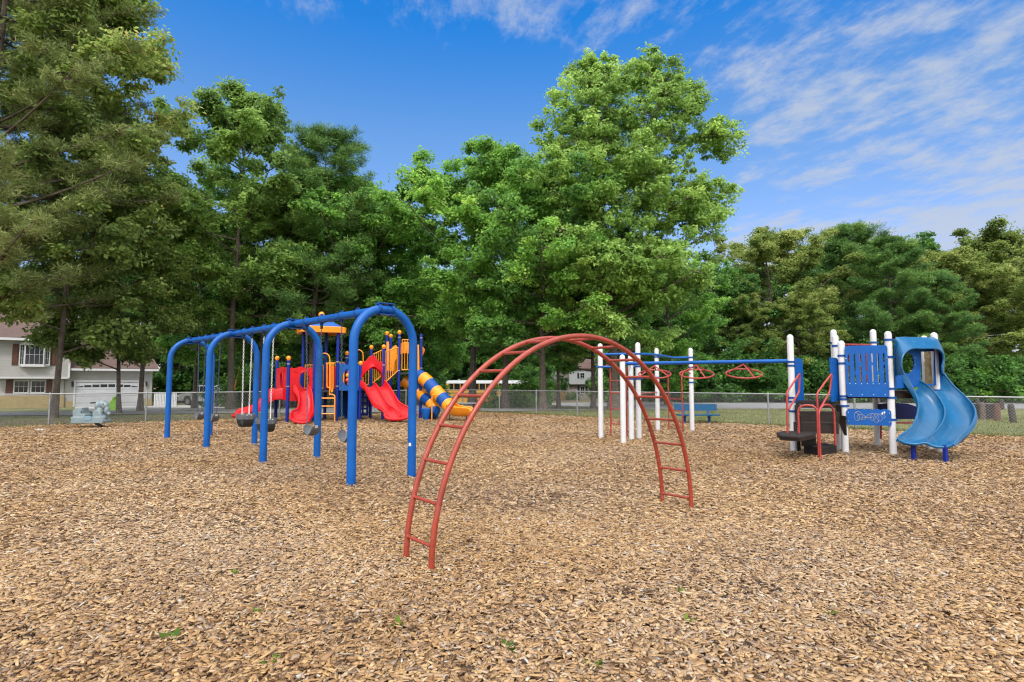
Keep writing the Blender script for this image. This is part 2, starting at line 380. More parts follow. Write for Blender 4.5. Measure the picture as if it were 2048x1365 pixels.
# ------------------------------------------------------------------ ground, mulch bed, road
def axis(lo, hi, fine_lo, fine_hi, step, grow=1.22):
    xs = list(np.arange(fine_lo, fine_hi + 1e-6, step)); s = step; x = fine_hi
    while x < hi: s *= grow; x += s; xs.append(x)
    s = step; x = fine_lo
    while x > lo: s *= grow; x -= s; xs.insert(0, x)
    return np.array(xs)
def ground_mat():
    m, nt, b = nodes('grass_and_dirt'); L = nt.links.new; co = coord(nt)
    at = nt.nodes.new('ShaderNodeAttribute'); at.attribute_name = 'dirt'
    n1 = noise(nt, .5, 6, .65, co); n2 = noise(nt, 9, 6, .7, co); n3 = noise(nt, 60, 4, .7, co)
    g = ramp(nt, [(.3, (.075, .105, .026)), (.5, (.14, .16, .042)), (.7, (.24, .215, .075))], n1.outputs['Fac'])
    d = ramp(nt, [(.3, (.05, .036, .025)), (.5, (.10, .07, .045)), (.7, (.17, .125, .08))], n2.outputs['Fac'])
    ad = nt.nodes.new('ShaderNodeMath'); ad.operation = 'ADD'; L(at.outputs['Fac'], ad.inputs[0])
    ms = nt.nodes.new('ShaderNodeMapRange'); ms.inputs['From Min'].default_value = .35; ms.inputs['From Max'].default_value = .65; ms.inputs['To Min'].default_value = -.5; ms.inputs['To Max'].default_value = .5
    L(n2.outputs['Fac'], ms.inputs['Value']); L(ms.outputs[0], ad.inputs[1]); ad.use_clamp = True
    mx = nt.nodes.new('ShaderNodeMixRGB'); L(ad.outputs[0], mx.inputs['Fac']); L(g.outputs['Color'], mx.inputs['Color1']); L(d.outputs['Color'], mx.inputs['Color2'])
    r3 = ramp(nt, [(.3, (.6, .6, .6)), (.7, (1.25, 1.25, 1.25))], n3.outputs['Fac'])
    mu = nt.nodes.new('ShaderNodeMixRGB'); mu.blend_type = 'MULTIPLY'; mu.inputs['Fac'].default_value = .8; L(mx.outputs['Color'], mu.inputs['Color1']); L(r3.outputs['Color'], mu.inputs['Color2'])
    L(mu.outputs['Color'], b.inputs['Base Color']); b.inputs['Roughness'].default_value = .95
    bp = nt.nodes.new('ShaderNodeBump'); bp.inputs['Strength'].default_value = .7; bp.inputs['Distance'].default_value = .05; L(n3.outputs['Fac'], bp.inputs['Height']); L(bp.outputs['Normal'], b.inputs['Normal'])
    return m
xs = axis(-700, 700, -45, 45, .75); ys = axis(-300, 900, 10, 95, .75)
X, Y = np.meshgrid(xs, ys); S = s_of(X, Y); Z = terr(X, Y) - np.where(S < .3, .03, 0.0)
nx, ny = len(xs), len(ys); idx = np.arange(nx * ny).reshape(ny, nx)
quads = np.stack([idx[:-1, :-1], idx[:-1, 1:], idx[1:, 1:], idx[1:, :-1]], -1).reshape(-1, 4)
ground = mesh_np('ground', np.stack([X, Y, Z], -1).reshape(-1, 3), quads, ground_mat(), smooth=True)
tag(ground, kind='structure')
phi = X / np.maximum(Y, 4)
dirt = np.clip(1.15 - np.abs(S - 1.2) / 3.0, 0, 1) * np.clip((-.12 - phi) / .2, 0, 1) * .9 + np.clip((S - 36) / 10, 0, 1) * .7 + .22 * np.clip((.12 - phi) / .2, 0, 1)
a = ground.data.attributes.new('dirt', 'FLOAT', 'POINT'); a.data.foreach_set('value', np.clip(dirt, 0, 1).astype(np.float32).ravel())

# mulch bed: one sheet up to the fence, ragged edge
pts = []
for (d, n, Lm) in ((-DR, NR, 34.0), (DL, NL, 34.0)):
    rows = np.arange(0, Lm, .12)
    seq = rows[::-1] if n is NR else rows
    for t in seq:
        base = CORNER + (DR if n is NR else DL) * t
        off = -.12 + .07 * math.sin(t * 5.1) + .06 * math.sin(t * 13.7 + 1) + .035 * math.sin(t * 31)
        q = base + n * off
        pts.append((q.x, q.y, .004))
pts += [(-26, -14, .004), (26, -14, .004)]
mb = MB(); mb.plate([(p[0], p[1]) for p in pts], [], (0, 0, -.01), (1, 0, 0), (0, 1, 0), .028)
mul = mb.build('mulch_ground', M['mulch']); tag(mul, kind='structure')

# loose chips lying on the bed: too many to count
def make_chips():
    V, Q, Tn, Ag = [], [], [], []; base = 0
    def field(x, y, sc, ph): return .5 + .25 * np.sin(x * sc + 1.3 * np.sin(y * sc * .7 + ph)) + .25 * np.sin(y * sc * 1.3 + 1.7 * np.sin(x * sc * .6 + ph * 2))
    for (r0, r1, dens, full, lm, wm) in ((.9, 6.5, 2900, True, .034, .0165), (6.5, 14.5, 1900, False, .035, .0175), (14.5, 31, 950, False, .046, .022)):
        ang = math.radians(58); n = int(dens * ang * (r1 * r1 - r0 * r0))
        r = np.sqrt(RNG.uniform(r0 * r0, r1 * r1, n)); th = RNG.uniform(-ang, ang, n); x = r * np.sin(th); y = r * np.cos(th)
        s = s_of(x, y); k = s < RNG.uniform(-.32, .02, n); x, y = x[k], y[k]; n = len(x)
        l = lm * np.exp(RNG.normal(0, .42, n)); wd = wm * np.exp(RNG.normal(0, .4, n)); t = RNG.uniform(.003, .007, n)
        yaw = RNG.uniform(0, 2 * PI, n); pit = RNG.normal(0, .16, n); rol = RNG.normal(0, .27, n)
        hump = .012 * (field(x, y, 2.1, .4) + field(x, y, 5.3, 2.2)) 
        z = .012 + hump + RNG.uniform(0, .02, n)
        ca, sa = np.cos(yaw), np.sin(yaw); cp, sp_ = np.cos(pit), np.sin(pit); cr, sr = np.cos(rol), np.sin(rol)
        Xa = np.stack([ca * cp, sa * cp, sp_], -1); Ya0 = np.stack([-sa, ca, np.zeros(n)], -1); Za0 = np.cross(Xa, Ya0)
        Ya = Ya0 * cr[:, None] + Za0 * sr[:, None]; Za = np.cross(Xa, Ya); C = np.stack([x, y, z], -1)
        ta, tb = RNG.uniform(.55, 1.0, n), RNG.uniform(.55, 1.0, n); sk = RNG.uniform(-.35, .35, n)
        def corner(a, b, taper, sh): return C + Xa * (l / 2 * (a + sh))[:, None] + Ya * (wd / 2 * b * taper)[:, None]
        c0, c1, c2, c3 = corner(-1, -1, ta, sk * .5), corner(1, -1, tb, sk * -.5), corner(1, 1, tb, sk * .5), corner(-1, 1, ta, sk * -.5)
        top = np.stack([c0, c1, c2, c3], 1) + (Za * (t / 2)[:, None])[:, None, :]
        # brighter and greyer patches, trodden brown ones
        f1 = field(x, y, .9, 1.1); f2 = field(x, y, 2.6, 3.0)
        tone = RNG.beta(2.5, 1.9, n) * .94 + .16 * (f1 - .5) + .10 * (f2 - .5)
        dk = RNG.random(n); patch = (field(x, y, 1.7, 5.0) > .86) & (field(x, y, 4.1, .9) > .55)
        tone = np.where((dk < .022) | (patch & (dk < .2)), RNG.uniform(0, .1, n), np.clip(tone, .06, .955)); tone = np.where(dk > .992, 1.0, tone)
        age = np.clip(RNG.beta(.5, 2.1, n) + .30 * (field(x, y, 1.3, 7.0) - .5), 0, 1)
        Ag.append(np.repeat(age, 8 if full else 4))
        if full:
            bot = np.stack([c0, c1, c2, c3], 1) - (Za * (t / 2)[:, None])[:, None, :]
            vv = np.concatenate([top, bot], 1); nv = 8
            q = np.array([[0, 1, 2, 3], [1, 0, 4, 5], [2, 1, 5, 6], [3, 2, 6, 7], [0, 3, 7, 4]])
        else: vv, nv, q = top, 4, np.array([[0, 1, 2, 3]])
        V.append(vv.reshape(-1, 3)); Q.append((q[None] + (np.arange(n) * nv)[:, None, None] + base).reshape(-1, 4)); Tn.append(np.repeat(tone, nv)); base += n * nv
    o = mesh_np('wood_chips', np.concatenate(V), np.concatenate(Q), M['chips'], np.concatenate(Tn))
    a = o.data.attributes.new('age', 'FLOAT', 'POINT'); a.data.foreach_set('value', np.concatenate(Ag).astype(np.float32))
    tag(o, 'loose tan wood chips covering the playground bed', 'wood chips', kind='stuff')
make_chips()

def strip(name, near, far, mat, dz, n=160, sub=8):
    """ribbon of ground between two pixel lines of the photo, draped on the terrain"""
    def along(line, t):
        xs_ = [p[0] for p in line]; x = xs_[0] + (xs_[-1] - xs_[0]) * t
        return x, float(np.interp(x, xs_, [p[1] for p in line]))
    V = []
    for i in range(n + 1):
        A = T(*along(near, i / n)); B = T(*along(far, i / n))
        for j in range(sub + 1):
            p = A.lerp(B, j / sub); V.append((p.x, p.y, float(terr(p.x, p.y)) + dz))
    V = np.array(V); idx = np.arange((n + 1) * (sub + 1)).reshape(n + 1, sub + 1)
    q = np.stack([idx[:-1, :-1], idx[1:, :-1], idx[1:, 1:], idx[:-1, 1:]], -1).reshape(-1, 4)
    return tag(mesh_np(name, V, q, mat, smooth=True), kind='structure')
M['asphalt'] = paint('weathered_asphalt', (.20, .20, .21), .85, .16, 1.2, bump=.5, bscale=90, worn=(.27, .265, .26), worn_at=.58)
M['concrete'] = paint('pale_concrete', (.36, .35, .33), .85, .12, 1.5, bump=.3, bscale=70)
strip('road', [(-500, 838), (0, 833), (150, 832), (300, 829), (500, 828), (700, 827), (800, 825), (1000, 824), (1200, 821), (1400, 819), (1700, 819), (2048, 819), (2600, 822)],
      [(-500, 828), (0, 826), (150, 825), (300, 824), (400, 823), (500, 821), (700, 816), (800, 812), (1000, 807), (1200, 806), (1400, 807), (1700, 807), (2048, 806), (2600, 806)], M['asphalt'], .03)
strip('driveway', [(150, 824.6), (300, 823.6), (480, 820.5)], [(150, 815), (300, 813), (480, 808)], M['concrete'], .025, 40, 8)

def make_grass():
    n = 150000; x = RNG.uniform(-26, 34, n); y = RNG.uniform(8, 44, n); s = s_of(x, y)
    ph = x / y; keep = ((s > .05) & (s < 13) & (ph > -1.3) & (ph < 1.3)) & (RNG.random(n) < np.where(ph > -.05, 1.0, .3))
    keep |= (np.abs(s) < .12) & (ph < 1.3) & (RNG.random(n) < .9)
    x, y = x[keep], y[keep]; n = len(x); s = s_of(x, y)
    # a fringe of longer grass along the fence foot
    t = RNG.uniform(-1, 36, 16000); side = RNG.random(16000) < .62; off = RNG.normal(.02, .09, 16000)
    fx = np.where(side, CORNER.x + DR.x * t + NR.x * off, CORNER.x + DL.x * t + NL.x * off); fy = np.where(side, CORNER.y + DR.y * t + NR.y * off, CORNER.y + DL.y * t + NL.y * off)
    x = np.concatenate([x, fx]); y = np.concatenate([y, fy]); hgt = np.concatenate([RNG.uniform(.03, .075, n), RNG.uniform(.04, .13, 16000)]); n = len(x)
    z = terr(x, y); a = RNG.uniform(0, 2 * PI, n); wd = RNG.uniform(.008, .02, n); ln = RNG.normal(0, .03, (n, 2))
    b = np.stack([x, y, z], -1); u = np.stack([np.cos(a) * wd, np.sin(a) * wd, np.zeros(n)], -1)
    tip = b + np.stack([ln[:, 0], ln[:, 1], hgt], -1)
    V = np.stack([b - u, b + u, tip], 1).reshape(-1, 3); Q = np.arange(n * 3).reshape(-1, 3)
    tone = np.repeat(np.clip(RNG.normal(.5, .25, n) + .12 * np.sin(x * 1.1 + y * .7), 0, 1), 3)
    o = mesh_np('grass', V, Q, LEAF['grass'], tone); tag(o, 'short dry mown grass along and beyond the fence', 'grass', kind='stuff')
make_grass()

# ------------------------------------------------------------------ red arch climber
def build_arch():
    a0, b0 = Gd(822, 1120), Gd(881, 1142); a1, b1 = Gd(1323, 1008), Gd(1390, 1018)
    d = ((a1 - a0) + (b1 - b0)).normalized(); nrm = Vector((-d.y, d.x, 0))
    mid = (a0 + b0 + a1 + b1) / 4 - d * .045; hw = abs(((a0 + a1) / 2 - (b0 + b1) / 2).dot(nrm)) / 2
    ac, bc = 1.755, 1.945
    root = thing('arch_climber', 'red arched ladder climber standing on the wood chips in front', 'arch climber', (mid.x, mid.y, 0), math.atan2(d.y, d.x))
    def at(t, side): return mid + d * (-ac * math.cos(t)) + nrm * (hw * side) + Vector((0, 0, bc * math.sin(t)))
    ts = np.linspace(-.03, PI + .03, 73)
    for side in (-1, 1):
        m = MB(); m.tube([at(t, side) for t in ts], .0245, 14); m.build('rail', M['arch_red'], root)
    tt = np.linspace(0, PI, 3001); ex, ez = -ac * np.cos(tt), bc * np.sin(tt); sl_ = np.concatenate([[0], np.cumsum(np.hypot(np.diff(ex), np.diff(ez)))])
    for k in range(18):
        t = float(np.interp(.2 + .3232 * k * (sl_[-1] - .3) / 5.52, sl_, tt))
        m = MB(); A, B = at(t, -1), at(t, 1); m.tube([A, B], .0145, 10)
        for q, o in ((A, B), (B, A)):
            e = (o - q).normalized(); m.tube([q + e * .018, q + e * .032], [.021, .0155], 10, cap=False)
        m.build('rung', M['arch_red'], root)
build_arch()

# ------------------------------------------------------------------ swing frame
S0 = Vector((-1.92, 8.56, 0)); SU = Vector((-2.235, 2.255, 0)); SV = Vector((.37, .367, 0)).normalized()
SZ = 2.58; SUN_ = SU.normalized()
def at_beam(px):
    """parameter along the beam seen at column px"""
    lo, hi = -.2, 3.3
    for _ in range(50):
        m = (lo + hi) / 2
        if proj(S0 + SU * m + Vector((0, 0, 2.4)))[0] > px: lo = m
        else: hi = m
    return lo
def clamp_mb(c, ax, r, wd=.05):
    m = MB(); m.lathe([(r, -wd / 2), (r + .014, -wd / 2 + .004), (r + .014, wd / 2 - .004), (r, wd / 2)], c, 18, axis=ax)
    for s in (-1, 1):
        q = Vector((0, 0, 1)) if abs(ax.z) < .5 else Vector((1, 0, 0)); side = ax.cross(q)
        m.box(c + q * (s * (r + .02)), (.05, .035, .03), ax=(ax, side, q))
        m.lathe([(.009, -.03), (.009, .03)], c + q * (s * (r + .022)) , 6, axis=side)
    return m
def build_swing():
    root = thing('swing_frame', 'tall blue swing frame of four arched tube legs under one beam', 'swing frame', tuple(S0), math.atan2(SU.y, SU.x))
    hr = .515
    for i in range(4):
        c = S0 + SU * i; pts = [c - SV * hr + Vector((0, 0, z)) for z in (-.15, .4, 1.0, 1.6)]
        for k in range(25):
            a = PI - PI * k / 24; pts.append(c + SV * (hr * math.cos(a)) + Vector((0, 0, SZ - hr + hr * math.sin(a))))
        pts += [c + SV * hr + Vector((0, 0, z)) for z in (1.6, 1.0, .4, -.15)]
        m = MB(); m.tube(pts, .0655, 22); o = m.build('arch_leg', M['swing_blue'], root)
        if i == 0:
            m = MB(); q = proj; f = c + SV * hr
            m.box(f + Vector((-.02, -.066, .52)), (.036, .006, .05), rz=.2); m.build('sticker', M['white'], o)
        m = clamp_mb(c + Vector((0, 0, SZ)) - SV * .11, SV, .066, .05); m2 = clamp_mb(c + Vector((0, 0, SZ)) + SV * .11, SV, .066, .05)
        m.add(m2.v, m2.f, 0, False)
        m.box(c + Vector((0, 0, SZ + .083)), (.13, .26, .014), rz=math.atan2(SU.y, SU.x)); m.box(c + Vector((0, 0, SZ - .083)), (.13, .26, .014), rz=math.atan2(SU.y, SU.x))
        m.build('clamp_plate', M['clamp_blue'], root)
    for i in range(3):
        m = MB(); m.tube([S0 + SU * i + SUN_ * .067 + Vector((0, 0, SZ)), S0 + SU * (i + 1) - SUN_ * .067 + Vector((0, 0, SZ))], .063, 22); m.build('beam', M['swing_blue'], root)
    chains = {}
    for px in (715, 683, 643, 613, 547, 528, 504, 487.6, 441, 425, 411, 397.5):
        k = at_beam(px); chains[px] = k; c = S0 + SU * k + Vector((0, 0, SZ))
        clamp_mb(c, SUN_, .063, .045).build('collar', M['clamp_blue'], root)
        m = MB(); m.box(c - Vector((0, 0, .095)), (.05, .03, .07), rz=math.atan2(SU.y, SU.x)); m.box(c - Vector((0, 0, .14)), (.02, .045, .05), rz=math.atan2(SU.y, SU.x)); m.build('hanger', M['black'], root)
    return chains
CH = build_swing()
def chain_mb(a, b, size=.052, r=.0042):
    m = MB(); d = (b - a); n = max(2, int(d.length / (size * .74))); ax = d.normalized(); u = ax.orthogonal().normalized(); w_ = ax.cross(u)
    for i in range(n):
        c = a + d * ((i + .5) / n); s = u if i % 2 else w_
        m.tube([c + ax * (size / 2 * math.cos(t)) + s * (size * .27 * math.sin(t)) for t in np.linspace(0, 2 * PI, 9)[:-1]], r, 5, closed=True)
    return m
def belt_swing(k1, k2, z, label, group):
    ka, kb = sorted((k1, k2)); A, B = S0 + SU * ka, S0 + SU * kb; c = (A + B) / 2; half = .185
    root = thing('belt_swing', label, 'swing', (c.x, c.y, z), math.atan2(SU.y, SU.x), group)
    rows = []
    for i in range(19):
        t = -1 + 2 * i / 18
        zz = z + .19 * abs(t) ** 1.7 - .0; off = SUN_ * (half * math.sin(t * 1.45) / math.sin(1.45))
        wv = .088 * math.sqrt(max(0.02, 1 - abs(t) ** 5.5)) * (.86 + .2 * abs(t))
        rows.append([c + off + SV * (wv * s) + Vector((0, 0, zz + .012 * s * s)) for s in (-1, -.6, -.2, .2, .6, 1)])
    m = MB(); m.sheet(rows, .014); m.build('seat', M['rubber'], root)
    for s, q in ((-1, A), (1, B)):
        top = q + Vector((0, 0, SZ - .16)); bot = c + SUN_ * (half * .985 * s) + Vector((0, 0, z + .185))
        ch = chain_mb(top, bot).build('chain', M['chain'], root)
        m = MB(); m.box(bot + Vector((0, 0, -.012)), (.012, .05, .05), rz=math.atan2(SU.y, SU.x)); m.build('shackle', M['bolt'], ch)
    return root
G1 = 'black belt swings hung from the blue swing frame'
belt_swing(CH[683], CH[715], .50, 'black belt swing partly hidden behind the nearest blue leg of the frame', G1)
belt_swing(CH[613], CH[643], .52, 'black belt swing hanging in front of the yellow ladder, second from the front leg', G1)
belt_swing(CH[425], CH[441], .50, 'black belt swing in the far bay, just right of the silver pickup', G1)
belt_swing(CH[397.5], CH[411], .50, 'farthest black belt swing, hanging in front of the silver pickup', G1)
def bucket_swing(k1, k2, z, label):
    ka, kb = sorted((k1, k2)); A, B = S0 + SU * ka, S0 + SU * kb; c = (A + B) / 2
    root = thing('bucket_swing', label, 'toddler swing', (c.x, c.y, z), math.atan2(SU.y, SU.x), 'toddler bucket swings on white chains')
    def ring(rx, ry, zz, n=28): 
        return [c + SUN_ * (rx * math.copysign(abs(math.cos(a)) ** .6, math.cos(a))) + SV * (ry * math.copysign(abs(math.sin(a)) ** .6, math.sin(a))) + Vector((0, 0, zz)) for a in [2 * PI * i / n for i in range(n + 1)]]
    m = MB(); m.sheet([ring(.195, .155, z + .28), ring(.2, .16, z + .22), ring(.195, .155, z + .17)], .02); m.build('ring', M['rubber'], root)
    m = MB()
    rows = [[c + SV * (.15 * math.cos(a)) + SUN_ * (.075 * s) + Vector((0, 0, z + .2 - .2 * math.sin(a) ** .7 if math.sin(a) > 0 else z + .2)) for s in (-1, 0, 1)] for a in np.linspace(0, PI, 15)]
    m.sheet(rows, .016)
    rows = [[c + SUN_ * (.19 * math.cos(a)) + SV * (.11 * s) + Vector((0, 0, z + .19 - .18 * max(0, math.sin(a)) ** .8)) for s in (-1, 0, 1)] for a in np.linspace(0, PI, 15)]
    m.sheet(rows, .016); m.build('seat_sling', M['black'], root)
    for s, q in ((-1, A), (1, B)):
        e = c + SUN_ * (.205 * s) + Vector((0, 0, z + .25)); mid = e + Vector((0, 0, .26)); top = q + Vector((0, 0, SZ - .16))
        ch = chain_mb(top, mid).build('chain', M['white_chain'], root)
        m = MB(); m.tube([mid, e], .012, 8); m.box(e + Vector((0, 0, -.02)), (.02, .11, .085), rz=math.atan2(SU.y, SU.x)); m.build('hanger_plate', M['white_chain'], root)
    return root
bucket_swing(CH[487.6], CH[504], .50, 'grey toddler bucket swing on white chains, in the gap left of a blue leg')
bucket_swing(CH[528], CH[547], .46, 'grey toddler bucket swing mostly hidden behind a blue leg, near the red slide')

# ------------------------------------------------------------------ blue and white play unit (right)
def white_post(p, h, parent, r=.066, bands=(), name='post'):
    m = MB(); n = 10; prof = [(r, -.1), (r, h - r)] + [(r * math.cos(a), h - r + r * math.sin(a) * 1.1) for a in np.linspace(.15, PI / 2, 6)]
    m.lathe(prof, p, 18); o = m.build(name, M['white'], parent)
    for z in bands:
        m = MB(); m.lathe([(r + .001, z - .022), (r + .011, z - .02), (r + .011, z + .02), (r + .001, z + .022)], p, 18)
        m.box(Vector(p) + Vector((r + .018, -.02, z)), (.03, .03, .036)); m.build('collar', M['clamp_blue'], o)
    return o
def rrect(w, h, r, n=5):
    out = []
    for cx, cy, a0 in ((w / 2 - r, h / 2 - r, 0), (-w / 2 + r, h / 2 - r, 90), (-w / 2 + r, -h / 2 + r, 180), (w / 2 - r, -h / 2 + r, 270)):
        out += [(cx + r * math.cos(math.radians(a0 + 90 * i / n)), cy + r * math.sin(math.radians(a0 + 90 * i / n))) for i in range(n + 1)]
    return out
def bolts(parent, pts, nrm, r=.011):
    m = MB()
    for p in pts: m.sphere(Vector(p), r, 8, 5)
    return m.build('bolts', M['bolt'], parent)
RA, RB, RC, RD = Vector((5.93, 12.10, 0)), Vector((6.87, 11.85, 0)), Vector((7.65, 11.54, 0)), Vector((6.99, 12.27, 0))
RE, RF, RS1, RS2 = Vector((7.33, 12.93, 0)), Vector((8.34, 13.1, 0)), Vector((9.02, 12.42, 0)), Vector((8.88, 11.94, 0))
def build_right():
    root = thing('playground_unit', 'white posted play unit with blue panels and wavy double blue slide', 'playground unit', (7.5, 12.1, 0))
    up = Vector((0, 0, 1))
    for p, h, b in ((RA, 2.48, (1.90, 1.82, 1.14, 1.06, .86)), (RB, 2.33, (2.02, 1.86, 1.18, 1.12, .98, .72)), (RC, 2.5, (2.33, 1.98, 1.34, 1.16, .72)), (RD, 2.49, (2.25, 1.3, 1.1)),
                    (RE, 2.66, (2.36, 1.3)), (RF, 2.68, (2.38, 1.3)), (RS1, 2.48, (2.3, 1.3)), (RS2, 2.51, (2.3, 1.3))):
        white_post(p, h, root, bands=b)
    # decks
    def deck(poly, z, name='deck'):
        m = MB(); c = sum(poly, Vector()) / len(poly); pl = [(c + (q - c) * .95) for q in poly]
        m.plate([(q.x, q.y) for q in pl], [], (0, 0, z), (1, 0, 0), (0, 1, 0), .05)
        for i in range(len(pl)): m.bar(pl[i] + up * (z - .08), pl[(i + 1) % len(pl)] + up * (z - .08), .03, .1)
        return m.build(name, M['brown_metal'], root)
    AB = (RB - RA).normalized(); out = Vector((AB.y, -AB.x, 0))
    if out.y > 0: out = -out
    dk = deck([RA, RB, RD, RA + (RD - RB) * .95], 1.06)
    bolts(dk, [RA.lerp(RB, t) + out * .02 + up * .99 for t in (.15, .4, .65, .9)], out)
    deck([RB, RC, RS2, RS1, RF, RE, RD], 1.27)
    # stairs: two full steps, a wide transfer platform and a low step
    st = MB(); w_ = .80; mid = (RA + RB) / 2
    c0 = mid + AB * -.04
    for i, z in enumerate((.87, .67)):
        c = c0 + out * (.16 + .27 * i) - AB * (.10 * i); st.box(c + up * (z - .02), (w_ - .06, .28, .04), ax=(AB, -out, up)); 
        st.box(c + out * .13 + up * (z - .12), (w_ - .06, .015, .2), ax=(AB, -out, up))
    sobj = st.build('stairs', M['brown_metal'], root, bevel=.008)
    # perforated riser with holes
    c = c0 + out * .52 - AB * .17; holes = []
    for a in range(16):
        for b in range(6): holes.append([(-.30 + a * .036 + (b % 2) * .018 + .01 * math.cos(t), -.075 + b * .026 + .009 * math.sin(t)) for t in np.linspace(0, 2 * PI, 7)[:-1]])
    m = MB(); m.plate(rrect(.74, .21, .01), holes, c + up * .565, AB, up, .012); m.build('riser', M['brown_metal'], sobj)
    for s in (-1, 1):
        m = MB(); q = c0 + AB * (s * .40); pr = [(-.02, 1.0), (.30, 1.0), (.30, .80), (.58, .80), (.58, .42), (.44, .42), (-.02, .74)]
        o = q - AB * .12 * 0
        m.plate(pr, [], o, out, up, .014); m.build('stringer', M['brown_metal'], sobj)
    hexa = [Gd(x, y, .46) for x, y in ((1566, 864.5), (1633, 866), (1629, 871), (1601, 876.5), (1560, 873.5), (1553, 867.5))]
    hexa = [Vector((q.x, q.y, 0)) for q in hexa]
    m = MB(); m.plate([(q.x, q.y) for q in hexa], [], (0, 0, .46), (1, 0, 0), (0, 1, 0), .05); m.plate([(q.x, q.y) for q in [sum(hexa, Vector()) / 6 + (h - sum(hexa, Vector()) / 6) * .97 for h in hexa]], [], (0, 0, .43), (1, 0, 0), (0, 1, 0), .08)
    plat = m.build('platform', M['brown_metal'], root, bevel=.012)
    m = MB(); lg = Gd(1597, 905); lg = Vector((lg.x, lg.y, 0)); m.tube([lg + up * -.1, lg + up * .42], .048, 12); m.build('leg', M['brown_metal'], plat)
    lowc = [Gd(x, y, .18) for x, y in ((1607, 893), (1640, 897.5), (1674, 892.5), (1645, 888.5))]; lowc = [Vector((q.x, q.y, 0)) for q in lowc]
    m = MB(); m.plate([(q.x, q.y) for q in lowc], [], (0, 0, .18), (1, 0, 0), (0, 1, 0), .04)
    cl = sum(lowc, Vector()) / 4
    m.plate([(q.x, q.y) for q in [cl + (q - cl) * .98 for q in lowc]], [], (0, 0, .07), (1, 0, 0), (0, 1, 0), .2)
    m.box(cl + Vector((-.14, .20, .30)), (.30, .03, .28)); m.build('low_step', M['brown_metal'], root, bevel=.008)
    # red rails and loops
    def rail(pts, name='handrail', r=.019):
        m = MB(); q = []
        pts = [Vector(p) for p in pts]
        for i, p in enumerate(pts):                      # round the corners
            if i in (0, len(pts) - 1): q.append(p); continue
            a = p + (pts[i - 1] - p).normalized() * min(.07, (pts[i - 1] - p).length / 2.2); b = p + (pts[i + 1] - p).normalized() * min(.07, (pts[i + 1] - p).length / 2.2)
            q += [a.lerp(p, t).lerp(p.lerp(b, t), t) for t in (0, .25, .5, .75, 1)]
        m.tube(q, r, 10); return m.build(name, M['tube_red'], root)
    rail([P(1575, 866, 11.25), P(1574, 785, 11.25), P(1600, 747, 11.9), P(1598, 785, 11.9), P(1577, 820, 11.3)])
    rail([P(1636, 830, 11.35), P(1634, 787, 11.35), P(1664, 747, 11.75), P(1659, 786, 11.75), P(1638, 822, 11.38)])
    def loop(a, top, b, Ya, Yb, n=17):
        A = P(a[0], a[1], Ya); B = P(b[0], b[1], Yb); pts = [A]; zt = P(*top, (Ya + Yb) / 2).z; hw = Vector((B.x - A.x, B.y - A.y, 0)) / 2; mid = Vector(((A.x + B.x) / 2, (A.y + B.y) / 2, 0)); rr = hw.length * .8
        for k in range(n):
            t = PI - PI * k / (n - 1); pts.append(mid + hw * math.copysign(abs(math.cos(t)) ** .8, math.cos(t)) + up * (zt - rr + rr * math.sin(t)))
        pts.append(B); m = MB(); m.tube(pts, .02, 10); m.build('grab_loop', M['tube_red'], root)
    loop((1598, 867), (1616, 811), (1638, 915), 11.15, 11.02); loop((1641, 916), (1654, 810), (1671, 891), 11.0, 11.3)
    # entry panels, slotted panel, squiggle panel
    def board(A, B, z0, z1, w0, w1, name, holes=(), mat='panel_blue', th=.02, outline=None, shift=0.0):
        X = (B - A); X.z = 0; L = X.length; X.normalize(); nn = Vector((X.y, -X.x, 0)); nn = nn if nn.y < 0 else -nn
        o = A + X * (L * (w0 + w1) / 2) + up * ((z0 + z1) / 2) + nn * shift; o.z = (z0 + z1) / 2
        ol = outline or rrect(L * (w1 - w0), z1 - z0, .05)
        m = MB(); m.plate(ol, holes, o, X, up, th); ob = m.build(name, M[mat], root)
        return ob, o, X, nn, L * (w1 - w0), z1 - z0
    def entry(p, px0, px1):
        Y = p.y; a = P(px0, 760, Y); b = P(px1, 760, Y + .12); wd = (b - a).length
        ol = [(-wd / 2, -.46), (wd / 2, -.46), (wd / 2, .36)] + [(wd / 2 - .1 + .1 * math.cos(t), .36 + .1 * math.sin(t)) for t in np.linspace(.2, PI / 2, 5)] + [(-wd / 2, .46)]
        m = MB(); X = Vector((b.x - a.x, b.y - a.y, 0)); c = (a + b) / 2; c.z = 1.52; m.plate(ol, [], c, X, up, .02); m.build('entry_panel', M['panel_blue'], root)
    entry(RA, 1590, 1606); entry(RB, 1661, 1678)
    slots = []
    for i in range(7):
        x = -.31 + i * .103
        if i % 2 == 0: zz = ((.18, .36), (-.22, .12))
        else: zz = ((.0, .36), (-.22, -.07))
        for a, b in zz: slots.append([(x - .014, a), (x + .014, a), (x + .014, b), (x - .014, b)])
    ob, o, X, nn, W, H_ = board(RB, RC, 1.17, 2.22, .06, .95, 'slotted_panel', slots, shift=.085)
    bolts(ob, [o + X * x + up * z + nn * .012 for x in (-.3, -.1, .1, .3) for z in (-.48,)] + [o + X * (-.31 + i * .103) + up * (-.26) + nn * .012 for i in range(7)] + [o + X * x + up * .26 + nn * .012 for x in (-.36, .36)], nn)
    wav = [(-.38, -.165), (.38, -.165), (.39, -.12), (.39, .12)] + [(.36 - .72 * t, .145 + .022 * abs(math.sin(t * PI * 5))) for t in np.linspace(0, 1, 31)] + [(-.39, .12), (-.39, -.12)]
    ob, o, X, nn, W, H_ = board(RB, RC, .60, .93, .06, .95, 'squiggle_panel', outline=wav, shift=.085)
    sq = MB(); pts = []
